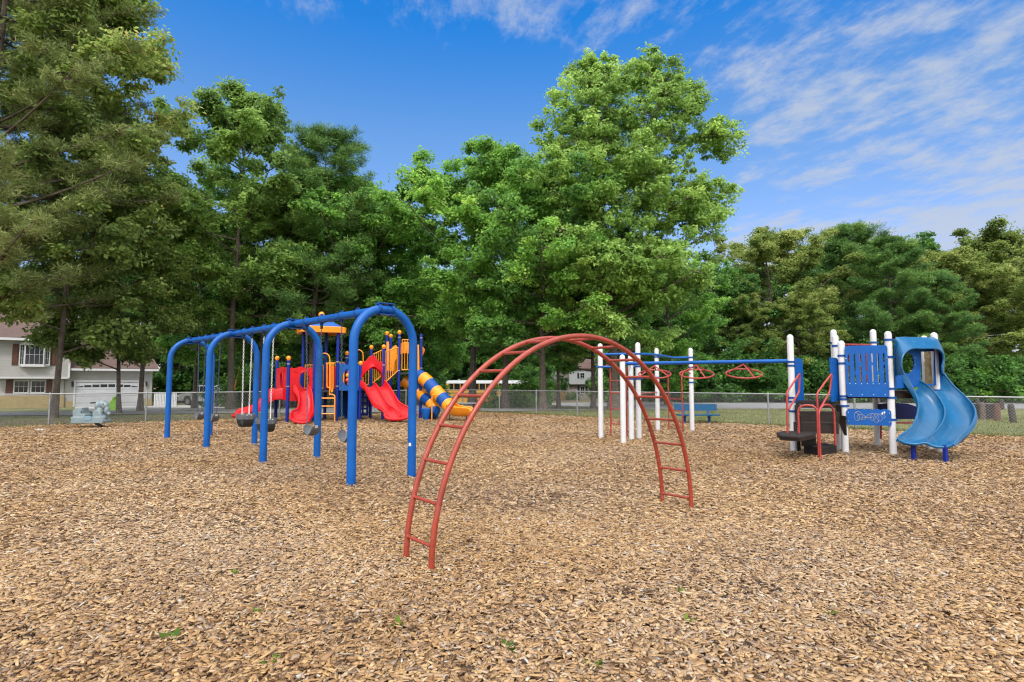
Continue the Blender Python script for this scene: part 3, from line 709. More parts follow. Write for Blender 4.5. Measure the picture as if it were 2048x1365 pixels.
    for t in np.linspace(0, 1, 220):
        pts.append(o + nn * .014 + X * (-.24 + .48 * t + .06 * math.sin(t * 2 * PI * 8.5)) + up * (.0 + .095 * math.cos(t * 2 * PI * 8.5) * (.55 + .45 * math.sin(t * 9 + 1)) + .02 * math.sin(t * 14)))
    sq.tube(pts, .0036, 6); sq.build('squiggle', paint('pale_groove', (.24, .26, .30), .6), ob)
    m = MB()
    for s in (-1, 1):
        m.sphere(o + nn * .016 + X * (.255 + .018 * s) + up * (.085 + .01 * s), .026, 8, 5, sc=(.7, .2, 1))
    m.build('butterfly', M['white'], ob); bolts(ob, [o + X * x + up * z + nn * .012 for x in (-.36, .36) for z in (-.09, .09)], nn, .009)
    # far side: red bar fence, blue board
    def bars(A, B, z0, z1, n, mat='tube_red', r=.012, name='bar_fence'):
        m = MB(); m.tube([A + up * z1, B + up * z1], r * 1.3, 8); m.tube([A + up * z0, B + up * z0], r * 1.3, 8)
        for i in range(n): q = A.lerp(B, (i + .5) / n); m.tube([q + up * z0, q + up * z1], r, 8)
        m.build(name, M[mat], root)
    bars(RE.lerp(RF, .08), RE.lerp(RF, .93), 1.38, 2.33, 10)
    board(RD, RE, 1.3, 2.4, .1, .9, 'side_panel')
    ob = MB(); ob.plate([(-.5, -.2), (.5, -.2), (.5, .06), (.2, .15), (-.2, .17), (-.5, .14)], [], P(1798, 821, 12.95), (1, .1, 0), up, .03); ob.build('counter_panel', M['navy'], root)
    m = MB(); m.bar(P(1760, 846, 12.9), P(1830, 846, 13.1), .16, .03); m.tube([P(1762, 848, 12.9), P(1762, 878, 12.9)], .02, 8); m.build('bench_rail', M['tube_red'], root)
    # rock strip climber seen through the slide
    m = MB(); g = []
    for i in range(13):
        z = 1.3 + .85 * i / 12; cx, cy = 8.93 + .008 * math.sin(i * 2.1), 12.21
        g.append([Vector((cx - .055, cy, z)), Vector((cx - .03, cy - .05 - .02 * math.sin(i * 3.3), z)), Vector((cx + .04, cy - .05 + .02 * math.sin(i * 2.3), z)), Vector((cx + .055, cy, z))])
    m.sheet(g, .05); m.build('rock_strip', paint('tan_rock_plastic', (.34, .26, .12), .7, .35, 14, bump=.8, bscale=25), root)
    # ---- slide with hood
    build_wave_slide(root)

def lerp_line(pts, n):
    """smooth resample of control points (Catmull-Rom)"""
    pts = [Vector(p) for p in pts]; out = []
    for i in range(n):
        t = i / (n - 1) * (len(pts) - 1); k = min(int(t), len(pts) - 2); f = t - k
        p0, p1, p2, p3 = pts[max(k - 1, 0)], pts[k], pts[k + 1], pts[min(k + 2, len(pts) - 1)]
        out.append(.5 * ((2 * p1) + (p2 - p0) * f + (2 * p0 - 5 * p1 + 4 * p2 - p3) * f * f + (3 * p1 - p0 - 3 * p2 + p3) * f ** 3))
    return out
def chute_rows(lines, depth, skirt=.16, lipw=.025, tail=.1):
    """lines: rim, divider..., rim (each a list of n points); depth(t) -> how deep the bed lies"""
    n = len(lines[0]); rows = []
    prof = [(0.04, .25), (.10, .62), (.2, .92), (.35, 1), (.5, 1.0), (.65, 1), (.8, .92), (.9, .62), (.96, .25)]
    up = Vector((0, 0, 1))
    for i in range(n):
        t = i / (n - 1); d = depth(t); row = []
        a, z = lines[0][i], lines[-1][i]; side = (z - a); side.z = 0; side.normalize()
        row += [a - side * (lipw + .01) - up * skirt * (1 - .85 * t), a - side * lipw - up * .02, a - side * lipw * .5 + up * .004]
        for k in range(len(lines) - 1):
            A, B = lines[k][i], lines[k + 1][i]; row.append(A)
            low = min(A.z, B.z)
            for w, dp in prof:
                p = A.lerp(B, w); p.z = p.z + (low - d - p.z) * dp; row.append(p)
        row += [z, z + side * lipw * .5 + up * .004, z + side * lipw - up * .02, z + side * (lipw + .01) - up * skirt * (1 - .85 * t)]
        rows.append(row)
    return rows
def build_wave_slide(root):
    up = Vector((0, 0, 1)); n = 34
    def L3(px, Ys): return lerp_line([P(x, y, Y) for (x, y), Y in zip(px, Ys)], n)
    left = L3([(1807, 747), (1821, 768), (1833, 793), (1837, 812), (1832, 838), (1821, 857), (1800, 872), (1796, 880)], [11.62, 11.52, 11.38, 11.25, 11.1, 10.98, 10.82, 10.75])
    mid = L3([(1839, 762), (1857, 773), (1877, 795), (1889, 817), (1888, 838), (1875, 860), (1855, 877), (1850, 886)], [11.76, 11.6, 11.42, 11.22, 11.02, 10.82, 10.64, 10.58])
    right = L3([(1886, 745), (1907, 772), (1931, 794), (1947, 813), (1951, 831), (1942, 853), (1922, 872), (1906, 890)], [11.95, 11.75, 11.52, 11.27, 11.02, 10.76, 10.52, 10.38])
    m = MB(); m.sheet(chute_rows([left, mid, right], lambda t: .20 - .04 * t - (.13 * max(0, (t - .72) / .28) ** 1.4)), .018)
    sl_ = m.build('slide', M['slide_blue'], root, sharp=60)
    m = MB()
    for ln in (left, right): m.tube(ln, .019, 8)
    m.tube(mid[:-2], .016, 8); m.build('rim', M['slide_blue'], sl_)
    # rolled lip at the exit
    m = MB(); m.tube(lerp_line([left[-1], left[-1].lerp(mid[-1], .3) - up * .045, left[-1].lerp(mid[-1], .7) - up * .045, mid[-1] - up * .005, mid[-1].lerp(right[-1], .35) - up * .055, mid[-1].lerp(right[-1], .75) - up * .05, right[-1]], 40), .028, 10); m.build('exit_lip', M['slide_blue'], sl_)
    for x, y in ((1828, 923), (1892, 928)):
        g = Gd(x, y); m = MB(); m.box(g + up * .1, (.062, .062, .46), rz=.3); m.build('leg', M['post_blue'], root, bevel=.006)
    # hood: shell from the deck edge to the arched mouth
    back = [(1789, 752), (1788.5, 725), (1788.5, 700), (1790, 679), (1796, 674.5), (1822, 674.5), (1850, 675), (1872, 676), (1880, 686), (1887, 702), (1890, 718), (1889, 735), (1889, 748)]
    front = [(1808, 750), (1803.5, 736), (1803, 722), (1807, 710), (1815, 701.5), (1826, 697), (1846, 697), (1868, 697), (1879, 700.5), (1886.5, 710), (1887.5, 722), (1884.5, 735), (1886, 748)]
    A = [P(x, y, 11.62 + .34 * (x - 1789) / 100) for x, y in back]; B = [P(x, y, 11.22 + .36 * (x - 1805) / 80) for x, y in front]
    k = 31; A, B = lerp_line(A, k), lerp_line(B, k); C = [a.lerp(b, .5) + (Vector((0, 0, .035)) if 6 < i < k - 8 else Vector((0, 0, 0))) for i, (a, b) in enumerate(zip(A, B))]
    m = MB(); m.sheet([A, [a.lerp(c, .55) for a, c in zip(A, C)], C, [c.lerp(b, .55) for c, b in zip(C, B)], B], .02); hood = m.build('hood', M['slide_blue'], root, sharp=60)
    m = MB(); m.tube(B, .018, 8); m.build('hood_rim', M['slide_blue'], hood)
    X = Vector((1.23, .40, 0)).normalized(); nn = Vector((X.y, -X.x, 0)); o = RC + nn * .03
    def uv(px, py):
        d = ray(px, py); t = (o - Vector((0, 0, CAM_H))).dot(nn) / d.dot(nn); q = Vector((0, 0, CAM_H)) + d * t; return ((q - o).dot(X), q.z)
    ol = [uv(*q) for q in [(1790, 778), (1790, 690), (1800, 682), (1872, 682), (1884, 700), (1886, 740), (1888, 770)]][::-1]
    hole1 = [uv(*q) for q in [(1841, 768), (1841, 704), (1868, 703), (1868, 768)]]
    hole2 = [uv(1815 + 13 * math.cos(t), 727 + 21 * math.sin(t)) for t in np.linspace(0, 2 * PI, 21)[:-1]]
    m = MB(); m.plate(ol, [hole1, hole2], Vector((o.x, o.y, 0)), X, up, .015); bp = m.build('mouth_panel', M['panel_blue'], root)
    bolts(bp, [o + X * u + up * (v - o.z) - Vector((0, 0, 0)) + nn * .01 for u, v in (uv(1829, 716), uv(1829, 730), uv(1821, 742), uv(1838, 700))], nn)
build_right()

# ------------------------------------------------------------------ overhead ring climber
def build_overhead():
    root = thing('overhead_climber', 'white posted overhead climber with three hanging red rings on a blue beam', 'overhead climber', (3.8, 14.2, 0)); up = Vector((0, 0, 1))
    P1, P2, P3, P4, P5, P6 = (Vector(q) for q in ((2.31, 14.89, 0), (2.64, 13.61, 0), (3.0, 14.40, 0), (3.24, 14.64, 0), (4.39, 17.26, 0), (5.37, 17.09, 0)))
    for p, h, b in ((P1, 2.47, (2.19, 1.86)), (P2, 2.12, ()), (P3, 2.15, (1.93, 1.55)), (P4, 2.48, (2.19, 1.87, 1.55)), (P5, 2.48, (2.22, 1.6)), (P6, 2.48, (2.2, 1.9, 1.45))):
        white_post(p, h, root, bands=b)
    e = (P2 + P3) / 2; m = MB(); A = RA + up * 1.92 - (RA - e).normalized() * .07; m.tube([A, e + up * 1.92], .042, 14); bm_ = m.build('beam', M['swing_blue'], root)
    m = MB(); m.tube([P2 + (P3 - P2) * .12 + up * 1.92, P2 + (P3 - P2) * .88 + up * 1.92], .036, 12); m.build('cross_arm', M['swing_blue'], root)
    X = (RA - e); TIL = -PI / 2 - .25
    for px in (1309, 1393, 1487):
        lo, hi = 0., 1.
        for _ in range(40):
            md = (lo + hi) / 2
            if proj(e + X * md + up * 1.9)[0] < px: lo = md
            else: hi = md
        c = e + X * lo; R = .375; m = MB()
        m.tube([c + Vector((R * math.cos(t), R * math.sin(t), 1.66 - .105 * math.cos(t - TIL))) for t in np.linspace(0, 2 * PI, 37)[:-1]], .017, 9, closed=True)
        for k in range(3):
            t = 2 * PI * k / 3 - 1.1 + .3 * math.sin(px); m.tube([c + up * 1.86, c + Vector((R * math.cos(t), R * math.sin(t), 1.66 - .105 * math.cos(t - TIL)))], .015, 8)
        m.tube([c + up * 1.84, c + up * 1.9], .022, 10); m.build('hanging_ring', M['tube_red'], root)
    # curved overhead bars
    m = MB(); m.tube(lerp_line([P1 + up * 2.19 + Vector((.05, 0, 0)), P1.lerp(P4, .5) + up * 2.19, P4 + up * 2.19, P4.lerp(P5, .3) + Vector((.35, 0, 2.2)), P5 + Vector((.35, -.35, 2.19)), P5.lerp(P6, .55) + Vector((0, -.1, 2.19)), P6 + up * 2.2 - Vector((.06, 0, 0))], 50), .032, 12); m.build('curved_bar', M['swing_blue'], root)
    m = MB(); m.tube(lerp_line([P5 + up * 2.22, P5 + Vector((.18, -.2, 2.23)), P5.lerp(P6, .45) + Vector((0, -.12, 2.2))], 16), .03, 12); m.build('curved_bar', M['swing_blue'], root)
    m = MB(); m.tube([P1 + up * 1.86 + Vector((-.1, 0, 0)), P1.lerp(P4, .28) + up * 1.86], .03, 10); m.tube([P4.lerp(P1, .2) + up * 1.86, P4 + Vector((.08, 0, 1.86))], .03, 10); m.build('short_bar', M['swing_blue'], root)
    def ladder(a, b, za, rungs, ta, tb):
        r = .02
        l1 = lerp_line([ta, ta.lerp(a + up * za, .6) + up * .05, a + up * (za - .12), a + up * (za - .5), a + up * .5, a - up * .08], 24); l2 = lerp_line([tb, tb.lerp(b + up * za, .6) + up * .05, b + up * (za - .12), b + up * (za - .5), b + up * .5, b - up * .08], 24)
        m = MB(); m.tube(l1, r, 9); m.tube(l2, r, 9)
        for z in rungs: m.tube([a + up * z, b + up * z], .014, 8)
        m.build('ladder', M['tube_red'], root)
    ladder(Gd(1222, 874), Gd(1254, 876), 1.86, (.35, .76, 1.17, 1.5), P1 + up * 1.86 + Vector((.12, .05, 0)), P4 + up * 1.86)
    ladder(Gd(1338, 861), Gd(1366, 866), 1.75, (.3, .62, .96), P5.lerp(P6, .25) + up * 1.75, P6 + up * 1.7)
    m = MB(); m.tube([P4 + up * 1.16, P5 + up * 1.16], .016, 8); m.build('cross_bar', M['tube_red'], root)
build_overhead()

# ------------------------------------------------------------------ bench, rider, other small things
def build_bench():
    c = Vector((6.47, 20.14, 0)); up = Vector((0, 0, 1)); root = thing('park_bench', 'blue slatted bench with two post legs in front of the fence', 'bench', tuple(c), .0)
    holes = [[(-.72 + i * .06, -.085), (-.69 + i * .06, -.085), (-.69 + i * .06, .085), (-.72 + i * .06, .085)] for i in range(24)]
    bl = paint('bench_blue', (.004, .065, .15), .5, spec=.3)
    m = MB(); m.plate(rrect(1.5, .23, .02), [], c + Vector((.03, .12, .56)), (1, 0, 0), (0, .12, .99), .03); m.build('backrest', bl, root, bevel=.006)
    m = MB(); m.box(c + Vector((.03, -.12, .31)), (1.45, .36, .045)); m.build('seat', bl, root, bevel=.01)
    for s in (-.40, .46):
        m = MB(); m.box(c + Vector((s, 0, .12)), (.07, .07, .42)); m.bar(c + Vector((s, 0, .28)), c + Vector((s, -.24, .28)), .06, .03); m.bar(c + Vector((s, .06, .25)), c + Vector((s, .16, .62)), .06, .03); m.build('leg', M['clamp_blue'], root)
build_bench()
def build_rider():
    b = Gd(202, 857); Y = b.y; up = Vector((0, 0, 1)); root = thing('spring_rider', 'pale grey blue animal spring rider near the left fence', 'spring rider', tuple(b))
    q = lambda x, y: P(x, y, Y)
    m = MB()
    # hull, seat back and foot wells (joined smooth by a remesh)
    def slab(poly, w0):
        pts = [q(*p) for p in poly]; m.add([p + Vector((0, s, 0)) for s in (-w0, w0) for p in pts], [tuple(range(len(pts)))[::-1], tuple(range(len(pts), 2 * len(pts)))] + [(i, (i + 1) % len(pts), (i + 1) % len(pts) + len(pts), i + len(pts)) for i in range(len(pts))])
    slab([(149, 846.5), (213, 846), (214, 842), (208, 834), (150, 834), (152, 840)], .20)
    slab([(153, 842), (175, 842), (175, 829), (160, 828), (160, 816), (168, 815.5), (168, 819), (172, 828), (170, 815.5), (158, 816), (152, 822), (152, 832)], .15)
    slab([(152, 834), (176, 834), (176, 829), (168, 827), (168, 816), (159, 816), (152, 821)], .15)
    slab([(190, 842), (205, 842), (209, 832), (206, 824), (199, 820), (191, 822)], .13)
    for (x, y, rx, ry, rz) in ((205, 809, .125, .13, .135), (197, 812, .09, .13, .16), (201, 822, .12, .12, .16), (214, 821, .075, .09, .14), (218, 828, .05, .06, .06), (210, 812, .11, .11, .12), (151, 826, .07, .05, .10), (207, 836, .10, .13, .10)):
        m.sphere(q(x, y), 1, 16, 10, sc=(rx, ry, rz))
    o = m.build('body', M['rider'], root); md = o.modifiers.new('fuse', 'REMESH'); md.mode = 'VOXEL'; md.voxel_size = .011; md.use_smooth_shade = True
    sm = o.modifiers.new('soft', 'SMOOTH'); sm.iterations = 2; sm.factor = .5
    m = MB(); m.sphere(q(211.5, 808.5) + Vector((0, -.112, 0)), .016, 8, 6); m.build('eye', M['black'], root)
    m = MB(); m.tube([q(190, 806) + Vector((0, s, 0)) for s in (-.2, .2)], .02, 8); m.build('handle', M['black'], root)
    m = MB(); m.box(q(184, 836) + Vector((0, -.185, 0)), (.24, .06, .14)); m.build('foot_well', paint('rider_shade', (.16, .24, .29), .5), root)
    m = MB(); top = q(193, 846.5); ax = lerp_line([b - up * .03, b + Vector((-.01, 0, .08)), top.lerp(b, .25), top], 60)
    m.tube([p + Vector((.055 * math.cos(i * .95), .055 * math.sin(i * .95), 0)) for i, p in enumerate(ax)], .014, 7); m.build('spring', M['black'], root)
build_rider()

# ------------------------------------------------------------------ chain link fence
def build_fence(D, dists, length, label):
    up = Vector((0, 0, 1)); a = Vector((CORNER.x, CORNER.y, 0)); d = Vector((D.x, D.y, 0)); nn = Vector((-d.y, d.x, 0)); H = 1.06
    root = thing('chain_link_fence', label, 'fence', (CORNER.x, CORNER.y, 0), math.atan2(d.y, d.x))
    pts = list(dists); 
    while pts[-1] + 2.5 < length: pts.append(pts[-1] + 2.5)
    for t in pts:
        m = MB(); m.tube([a + d * t - up * .1, a + d * t + up * (H - .02)], .03, 10); m.lathe([(.034, 0), (.036, .03), (.02, .06), (.001, .065)], a + d * t + up * (H - .02), 10)
        m.lathe([(.0305, .0), (.036, .005), (.036, .03), (.0305, .035)], a + d * t + up * .9, 10); m.build('post', M['steel'], root)
    m = MB(); m.tube([a + up * H + d * .0, a + d * length + up * H], .021, 8); m.build('top_rail', M['steel'], root)
    # woven mesh: straight diagonal wires in two layers
    p = .076; h0, h1 = .03, H - .02; hh = h1 - h0; r = .0024; V = []
    us = np.arange(-hh, length + hh, p); sets = []
    for sgn in (1, -1):
        u0 = us; u1 = us + sgn * hh
        lo, hi = np.minimum(u0, u1), np.maximum(u0, u1)
        ta = np.clip((np.where(sgn > 0, 0.0 - u0, u0 - length)) / hh, 0, 1); tb = np.clip(np.where(sgn > 0, (length - u0), u0) / hh, 0, 1)
        k = tb - ta > .02
        sets.append((u0[k] + sgn * hh * ta[k], h0 + hh * ta[k], u0[k] + sgn * hh * tb[k], h0 + hh * tb[k], sgn))
    Vs, Qs, b = [], [], 0
    A0 = np.array(a); D0 = np.array(d); N0 = np.array(nn)
    for x0, z0, x1, z1, sgn in sets:
        dirv = np.array([D0[0] * sgn, D0[1] * sgn, 1.0]); dirv /= np.linalg.norm(dirv); s1 = N0; s2 = np.cross(dirv, s1)
        n = len(x0); e0 = A0 + D0 * x0[:, None] + np.array([0, 0, 1]) * z0[:, None] + N0 * (.003 * sgn); e1 = A0 + D0 * x1[:, None] + np.array([0, 0, 1]) * z1[:, None] + N0 * (.003 * sgn)
        ring = [s1 * r, (-.5 * s1 + .866 * s2) * r, (-.5 * s1 - .866 * s2) * r]
        vv = np.stack([e0 + q for q in ring] + [e1 + q for q in ring], 1)
        Vs.append(vv.reshape(-1, 3)); Qs.append((np.array([[0, 1, 4, 3], [1, 2, 5, 4], [2, 0, 3, 5]])[None] + (np.arange(n) * 6)[:, None, None] + b).reshape(-1, 4)); b += 6 * n
    V = np.concatenate(Vs); Mi = np.array(parent_world(root).inverted()); V = V @ Mi[:3, :3].T + Mi[:3, 3]
    mesh_np('wire_mesh', V, np.concatenate(Qs), M['wire'], parent=root)
    m = MB(); m.tube([a + up * .035, a + d * length + up * .035], .004, 5); m.build('bottom_wire', M['wire'], root)
build_fence(DR, [2.33, 4.46, 6.58, 9.14, 11.4, 14.1, 16.6, 19.2], 32, 'grey chain link fence running from the far corner to the right edge')
build_fence(DL, [0, 3.0, 5.7, 8.5, 10.9, 13.07, 15.8], 32, 'grey chain link fence running from the far corner to the left edge')

# ------------------------------------------------------------------ blue, red and yellow play structure (left, far)
def build_left():
    up = Vector((0, 0, 1)); root = thing('play_structure', 'large play structure with navy posts, red slides, yellow rails and a striped tube slide', 'play structure', (-6.4, 21.2, 0))
    def base(px, Y): q = P(px, 800, Y); return Vector((q.x, q.y, 0))
    pa, pb, pF, pB = base(552, 21.3), base(575, 20.35), base(627.5, 20.75), base(604, 21.7)
    p6, p5 = base(673.5, 21.1), base(650, 22.05); p7, p8 = base(720, 21.45), base(692, 22.4)
    p9, p10 = base(766, 21.8), base(741, 22.75); p11, p12 = base(797, 22.3), base(772, 23.2); p13, p14 = base(841, 22.6), base(780, 24.2)
    def topz(px, py, p): return P(px, py, p.y).z
    def post(p, h, cap=True, bands=()):
        m = MB(); m.tube([p - up * .1, p + up * h], .058, 14); o = m.build('post', M['post_blue'], root)
        if cap:
            m = MB(); m.sphere(p + up * (h + .06), .085, 14, 9); m.lathe([(.06, -.02), (.07, .0), (.05, .03)], p + up * h, 12); m.build('ball_cap', M['yellow'], o)
        m = MB()
        for z in bands: m.lathe([(.0585, z - .02), (.064, z - .018), (.064, z + .018), (.0585, z + .02)], p, 14)
        if bands: m.build('collar', M['steel'], o)
    post(pa, topz(554, 720, pa), bands=(1.2,)); post(pb, topz(576, 720, pb), bands=(2.1, 1.3)); 
    cz = 3.38
    for p in (pF, pB, p6, p5): post(p, cz, False, (1.3, 2.2) if p is p6 else ())
    post(p7, 2.1); post(p8, topz(692, 710, p8), bands=(2.4,)); post(p9, topz(767, 697, p9), bands=(2.1,)); post(p10, topz(741, 698, p10), bands=(2.4,))
    post(p11, topz(797, 668, p11), bands=(3.2, 1.9)); post(p12, topz(772, 670, p12)); post(p13, topz(841, 668, p13), False, (3.2, 2.0)); post(p14, topz(780, 675, p14))
    ptop = P(797, 668, p11.y).z
    def deck(poly, z):
        m = MB(); m.plate([(q.x, q.y) for q in poly], [], (0, 0, z), (1, 0, 0), (0, 1, 0), .07); m.build('deck', M['black'], root)
    d1, d2, d6 = 1.02, 1.25, P(800, 747, p11.y).z
    deck([pb, pF, pB, pa], d1); deck([pF, p6, p5, pB], d1 + .1); deck([p6, p7, p8, p5], d2); deck([p7, p9, p10, p8], d2); deck([p11, p13, p14 + Vector((.9, -.6, 0)), p12], d6)
    # ---- canopy
    pc = (pF + p5) / 2; rot = math.atan2((p6 - pF).y, (p6 - pF).x); sx = Vector((math.cos(rot), math.sin(rot), 0)); sy = Vector((-math.sin(rot), math.cos(rot), 0))
    ring = lambda h, z, r=.12: [pc + sx * x + sy * y + up * z for x, y in rrect(2 * h, 2 * h, min(r, h * .6), 4)]
    m = MB(); zr = P(650, 664, pF.y).z
    m.sheet([r + r[:1] for r in (ring(.70, zr), ring(.78, zr), ring(.79, zr + .16), ring(.70, zr + .18))], .03); rim = m.build('roof_rim', M['yellow'], root)
    m = MB(); zt = P(639, 634, pF.y).z; m.sheet([r + r[:1] for r in (ring(.68, zr + .17), ring(.42, zr + .17 + (zt - zr - .2) * .5), ring(.18, zr + .17 + (zt - zr - .2) * .85), ring(.08, zt), ring(.03, zt + .02))], .02)
    for s in (-1, 1):
        for t in (-1, 1): m.tube([pc + sx * (.66 * s) + sy * (.66 * t) + up * (zr + .18), pc + sx * (.13 * s) + sy * (.13 * t) + up * (zt + .0)], .03, 8)
    m.tube([pc + up * (zt - .05), pc + up * (zt + .1)], .05, 10); roof = m.build('roof', M['panel_blue'], root)
    m = MB(); m.sphere(pc + up * (zt + .15), .115, 16, 10); m.build('ball_cap', M['yellow'], roof)
    # ---- red moulded panels with an oval opening
    def moulded(A, B, z0, z1, cx, cz_, rx, rz, name='moulded_panel', crown=None):
        X = (B - A); X.z = 0; L = X.length; X.normalize(); o = A + X * (L / 2); o.z = 0
        topl = crown or [(L / 2 - .06 - (L - .12) * t, z1 + .025 * math.sin(t * PI * 4 + 1) - .04 * (2 * abs(t - .5)) ** 4) for t in np.linspace(0, 1, 21)]
        ol = [(-L / 2 + .07, z0), (L / 2 - .07, z0)] + topl
        hole = [(cx + rx * math.cos(t), cz_ + rz * math.sin(t)) for t in np.linspace(0, 2 * PI, 25)[:-1]]
        m = MB(); m.plate(ol, [hole], o, X, up, .07)
        nn = Vector((X.y, -X.x, 0)); nn = nn if nn.y < 0 else -nn
        m.tube([o + X * x + up * z + nn * .035 for x, z in hole], .022, 8, closed=True)
        m.tube(lerp_line([o + X * (-L * .3) + up * (z1 - .12) + nn * .035, o + X * (-.02 * L) + up * (z1 - .2) + nn * .035, o + X * (L * .3) + up * (z1 - .06) + nn * .035], 12), .016, 6)
        m.build(name, M['red'], root, bevel=.012)
    moulded(pb, pF, .78, P(600, 735, pb.y).z, .1, 1.53, .19, .32); moulded(pa, pb, .8, P(565, 735, pb.y).z, .02, 1.5, .17, .33)
    # blue boards at the back of the low deck
    def board(A, B, z0, z1, mat, name, th=.025, holes=()):
        X = (B - A); X.z = 0; L = X.length; X.normalize(); o = A + X * (L / 2); o.z = (z0 + z1) / 2
        m = MB(); m.plate(rrect(L - .14, z1 - z0, .06), holes, o, X, up, th); return m.build(name, M[mat], root)
    board(pa, pB, 1.05, 1.95, 'panel_blue', 'back_panel')
    # ---- slides
    def slide(lines, depth, parts=1, name='slide', n=26, skirt=.2):
        ls = [lerp_line(l, n) for l in lines]; m = MB(); m.sheet(chute_rows(ls, depth, skirt, .035), .025); o = m.build(name, M['red'], root, sharp=60); m = MB(); [m.tube(l[:-1], .03, 8) for l in ls]; m.build('rim', M['red'], o); return o
    s = slide([[P(589, 771, 20.3), P(597, 786, 20.15), P(598, 805, 20.0), P(594, 818, 19.85), P(584, 823, 19.7), P(581, 832, 19.55), P(584, 838, 19.45)],
               [P(617, 772, 20.55), P(623, 783, 20.4), P(625, 800, 20.25), P(626, 815, 20.05), P(625, 826, 19.85), P(620, 834, 19.65), P(617, 842, 19.5)]], lambda t: .2 - .12 * max(0, (t - .75) / .25))
    m = MB(); m.tube([P(584, 839, 19.45), P(590, 844, 19.4), P(605, 846.5, 19.4), P(614, 845, 19.45), P(617, 842, 19.5)], .05, 10); m.build('exit_lip', M['red'], s)
    s = slide([[P(566, 778, 20.7), P(552, 781, 20.6), P(541, 788, 20.45), P(532, 797, 20.3), P(522, 810, 20.05), P(512, 817, 19.85), P(501, 819, 19.65), P(492, 826, 19.5)],
               [P(548, 777, 21.2), P(540, 780, 21.1), P(532, 786, 20.95), P(523, 797, 20.8), P(510, 808, 20.55), P(495, 815, 20.3), P(477, 820, 20.1), P(468, 833, 19.95)]], lambda t: .16 - .08 * max(0, (t - .8) / .2), skirt=.38)
    m = MB(); g = P(489, 850, 19.5); m.tube([Vector((g.x, g.y, -.05)), Vector((g.x, g.y, .3))], .03, 8); m.build('leg', M['yellow'], s)
    m = MB(); m.sphere(P(489, 832, 19.75), 1, 16, 10, sc=(.27, .24, .24)); m.sphere(P(476, 832, 19.8), 1, 14, 8, sc=(.2, .26, .08)); m.build('exit_foot', M['red'], s)
    # double slide
    s = slide([[P(722, 762, 21.25), P(731, 770, 21.1), P(741, 791, 20.85), P(750, 808, 20.6), P(764, 815, 20.4), P(770, 824, 20.3), P(774, 832, 20.2)],
               [P(748, 766, 21.4), P(755, 773, 21.25), P(765, 791, 21.0), P(776, 809, 20.75), P(788, 817, 20.5), P(796, 826, 20.4), P(800, 836, 20.3)],
               [P(769, 761, 21.6), P(778, 772, 21.4), P(789, 790, 21.15), P(799, 805, 20.9), P(813, 813, 20.7), P(824, 818, 20.6), P(832, 826, 20.5)]], lambda t: .17 - .13 * max(0, (t - .72) / .28))
    m = MB(); m.tube(lerp_line([P(769, 829, 20.25), P(776, 838, 20.15), P(800, 839, 20.25), P(822, 833, 20.45), P(832, 827, 20.5)], 24), .055, 10); m.build('exit_lip', M['red'], s)
    for px in (779, 796):
        g = P(px, 846, 20.3); m = MB(); m.tube([Vector((g.x, g.y, -.05)), Vector((g.x, g.y, .12))], .025, 8); m.build('foot', M['yellow'], s)
    # hood over the double slide
    X = (p9 - p7).normalized(); L = (p9 - p7).length; o = p7 + X * (L / 2); nn = Vector((X.y, -X.x, 0)); z0, z1 = 1.18, P(744, 724, p7.y).z
    ol = [(-L / 2 + .03, z0), (-L / 2 + .13, z0)] + [(-.37 + .0 * t, z0 + t) for t in (.15, .3)] + [(-.36 * math.cos(t), z0 + .38 + (.40) * math.sin(t)) for t in np.linspace(.1, PI - .1, 15)] + [(.37, z0 + t) for t in (.3, .15)] + [(L / 2 - .13, z0), (L / 2 - .03, z0), (L / 2 - .03, z1), (L * .3, z1 + .02), (.12, z1 + .2), (0, z1 + .24), (-.12, z1 + .2), (-L * .3, z1 + .02), (-L / 2 + .03, z1)]
    m = MB(); m.plate(ol, [], o, X, up, .08); h = m.build('slide_hood', M['red'], root, bevel=.015)
    rows = []
    for w in (0, .35, .7, 1):
        rows.append([o + nn * (.05 + .26 * w * math.sin(t)) + X * (-(.37 + .05 * (1 - w)) * math.cos(t)) + up * (z0 + .38 + (.58 - .16 * w + .06 * math.exp(-((t - PI / 2) * 3) ** 2)) * math.sin(t)) for t in np.linspace(.05, PI - .05, 21)])
    m = MB(); m.sheet(rows, .03); m.build('hood_visor', M['red'], h, sharp=60)
    # ---- ladder, loop rails, bar panels
    def tubes(name, paths, r=.02, mat='yellow', parent=None):
        m = MB()
        for p in paths: m.tube(p, r, 9)
        return m.build(name, M[mat], parent or root)
    ly = 20.65
    l1 = lerp_line([P(642, 790, ly), P(640.5, 796, ly), P(641, 815, ly), P(640.5, 843, ly)], 14); l2 = lerp_line([P(660, 789, ly + .1), P(668, 791, ly + .1), P(669.5, 800, ly + .1), P(669, 846, ly + .1)], 14)
    tubes('ladder', [l1, l2] + [[P(641, y, ly), P(669, y, ly + .1)] for y in (797, 813, 828)], .024)
    a = 20.75
    lp = lerp_line([P(640, 792, a), P(640, 740, a), P(640.5, 716, a), P(644, 709, a), P(649, 707, a), P(655, 709, a), P(659, 716, a), P(659.5, 740, a), P(659, 791, a)], 36)
    tubes('loop_rail', [lp, lerp_line([P(654, 727, a), P(654, 770, a), P(655, 775, a), P(661, 776, a), P(663, 784, a), P(665, 782, a), P(666, 770, a), P(666, 727, a)], 30), [P(662, 727, a), P(662, 782, a)], [P(652, 727, a), P(669, 727, a)]], .02)
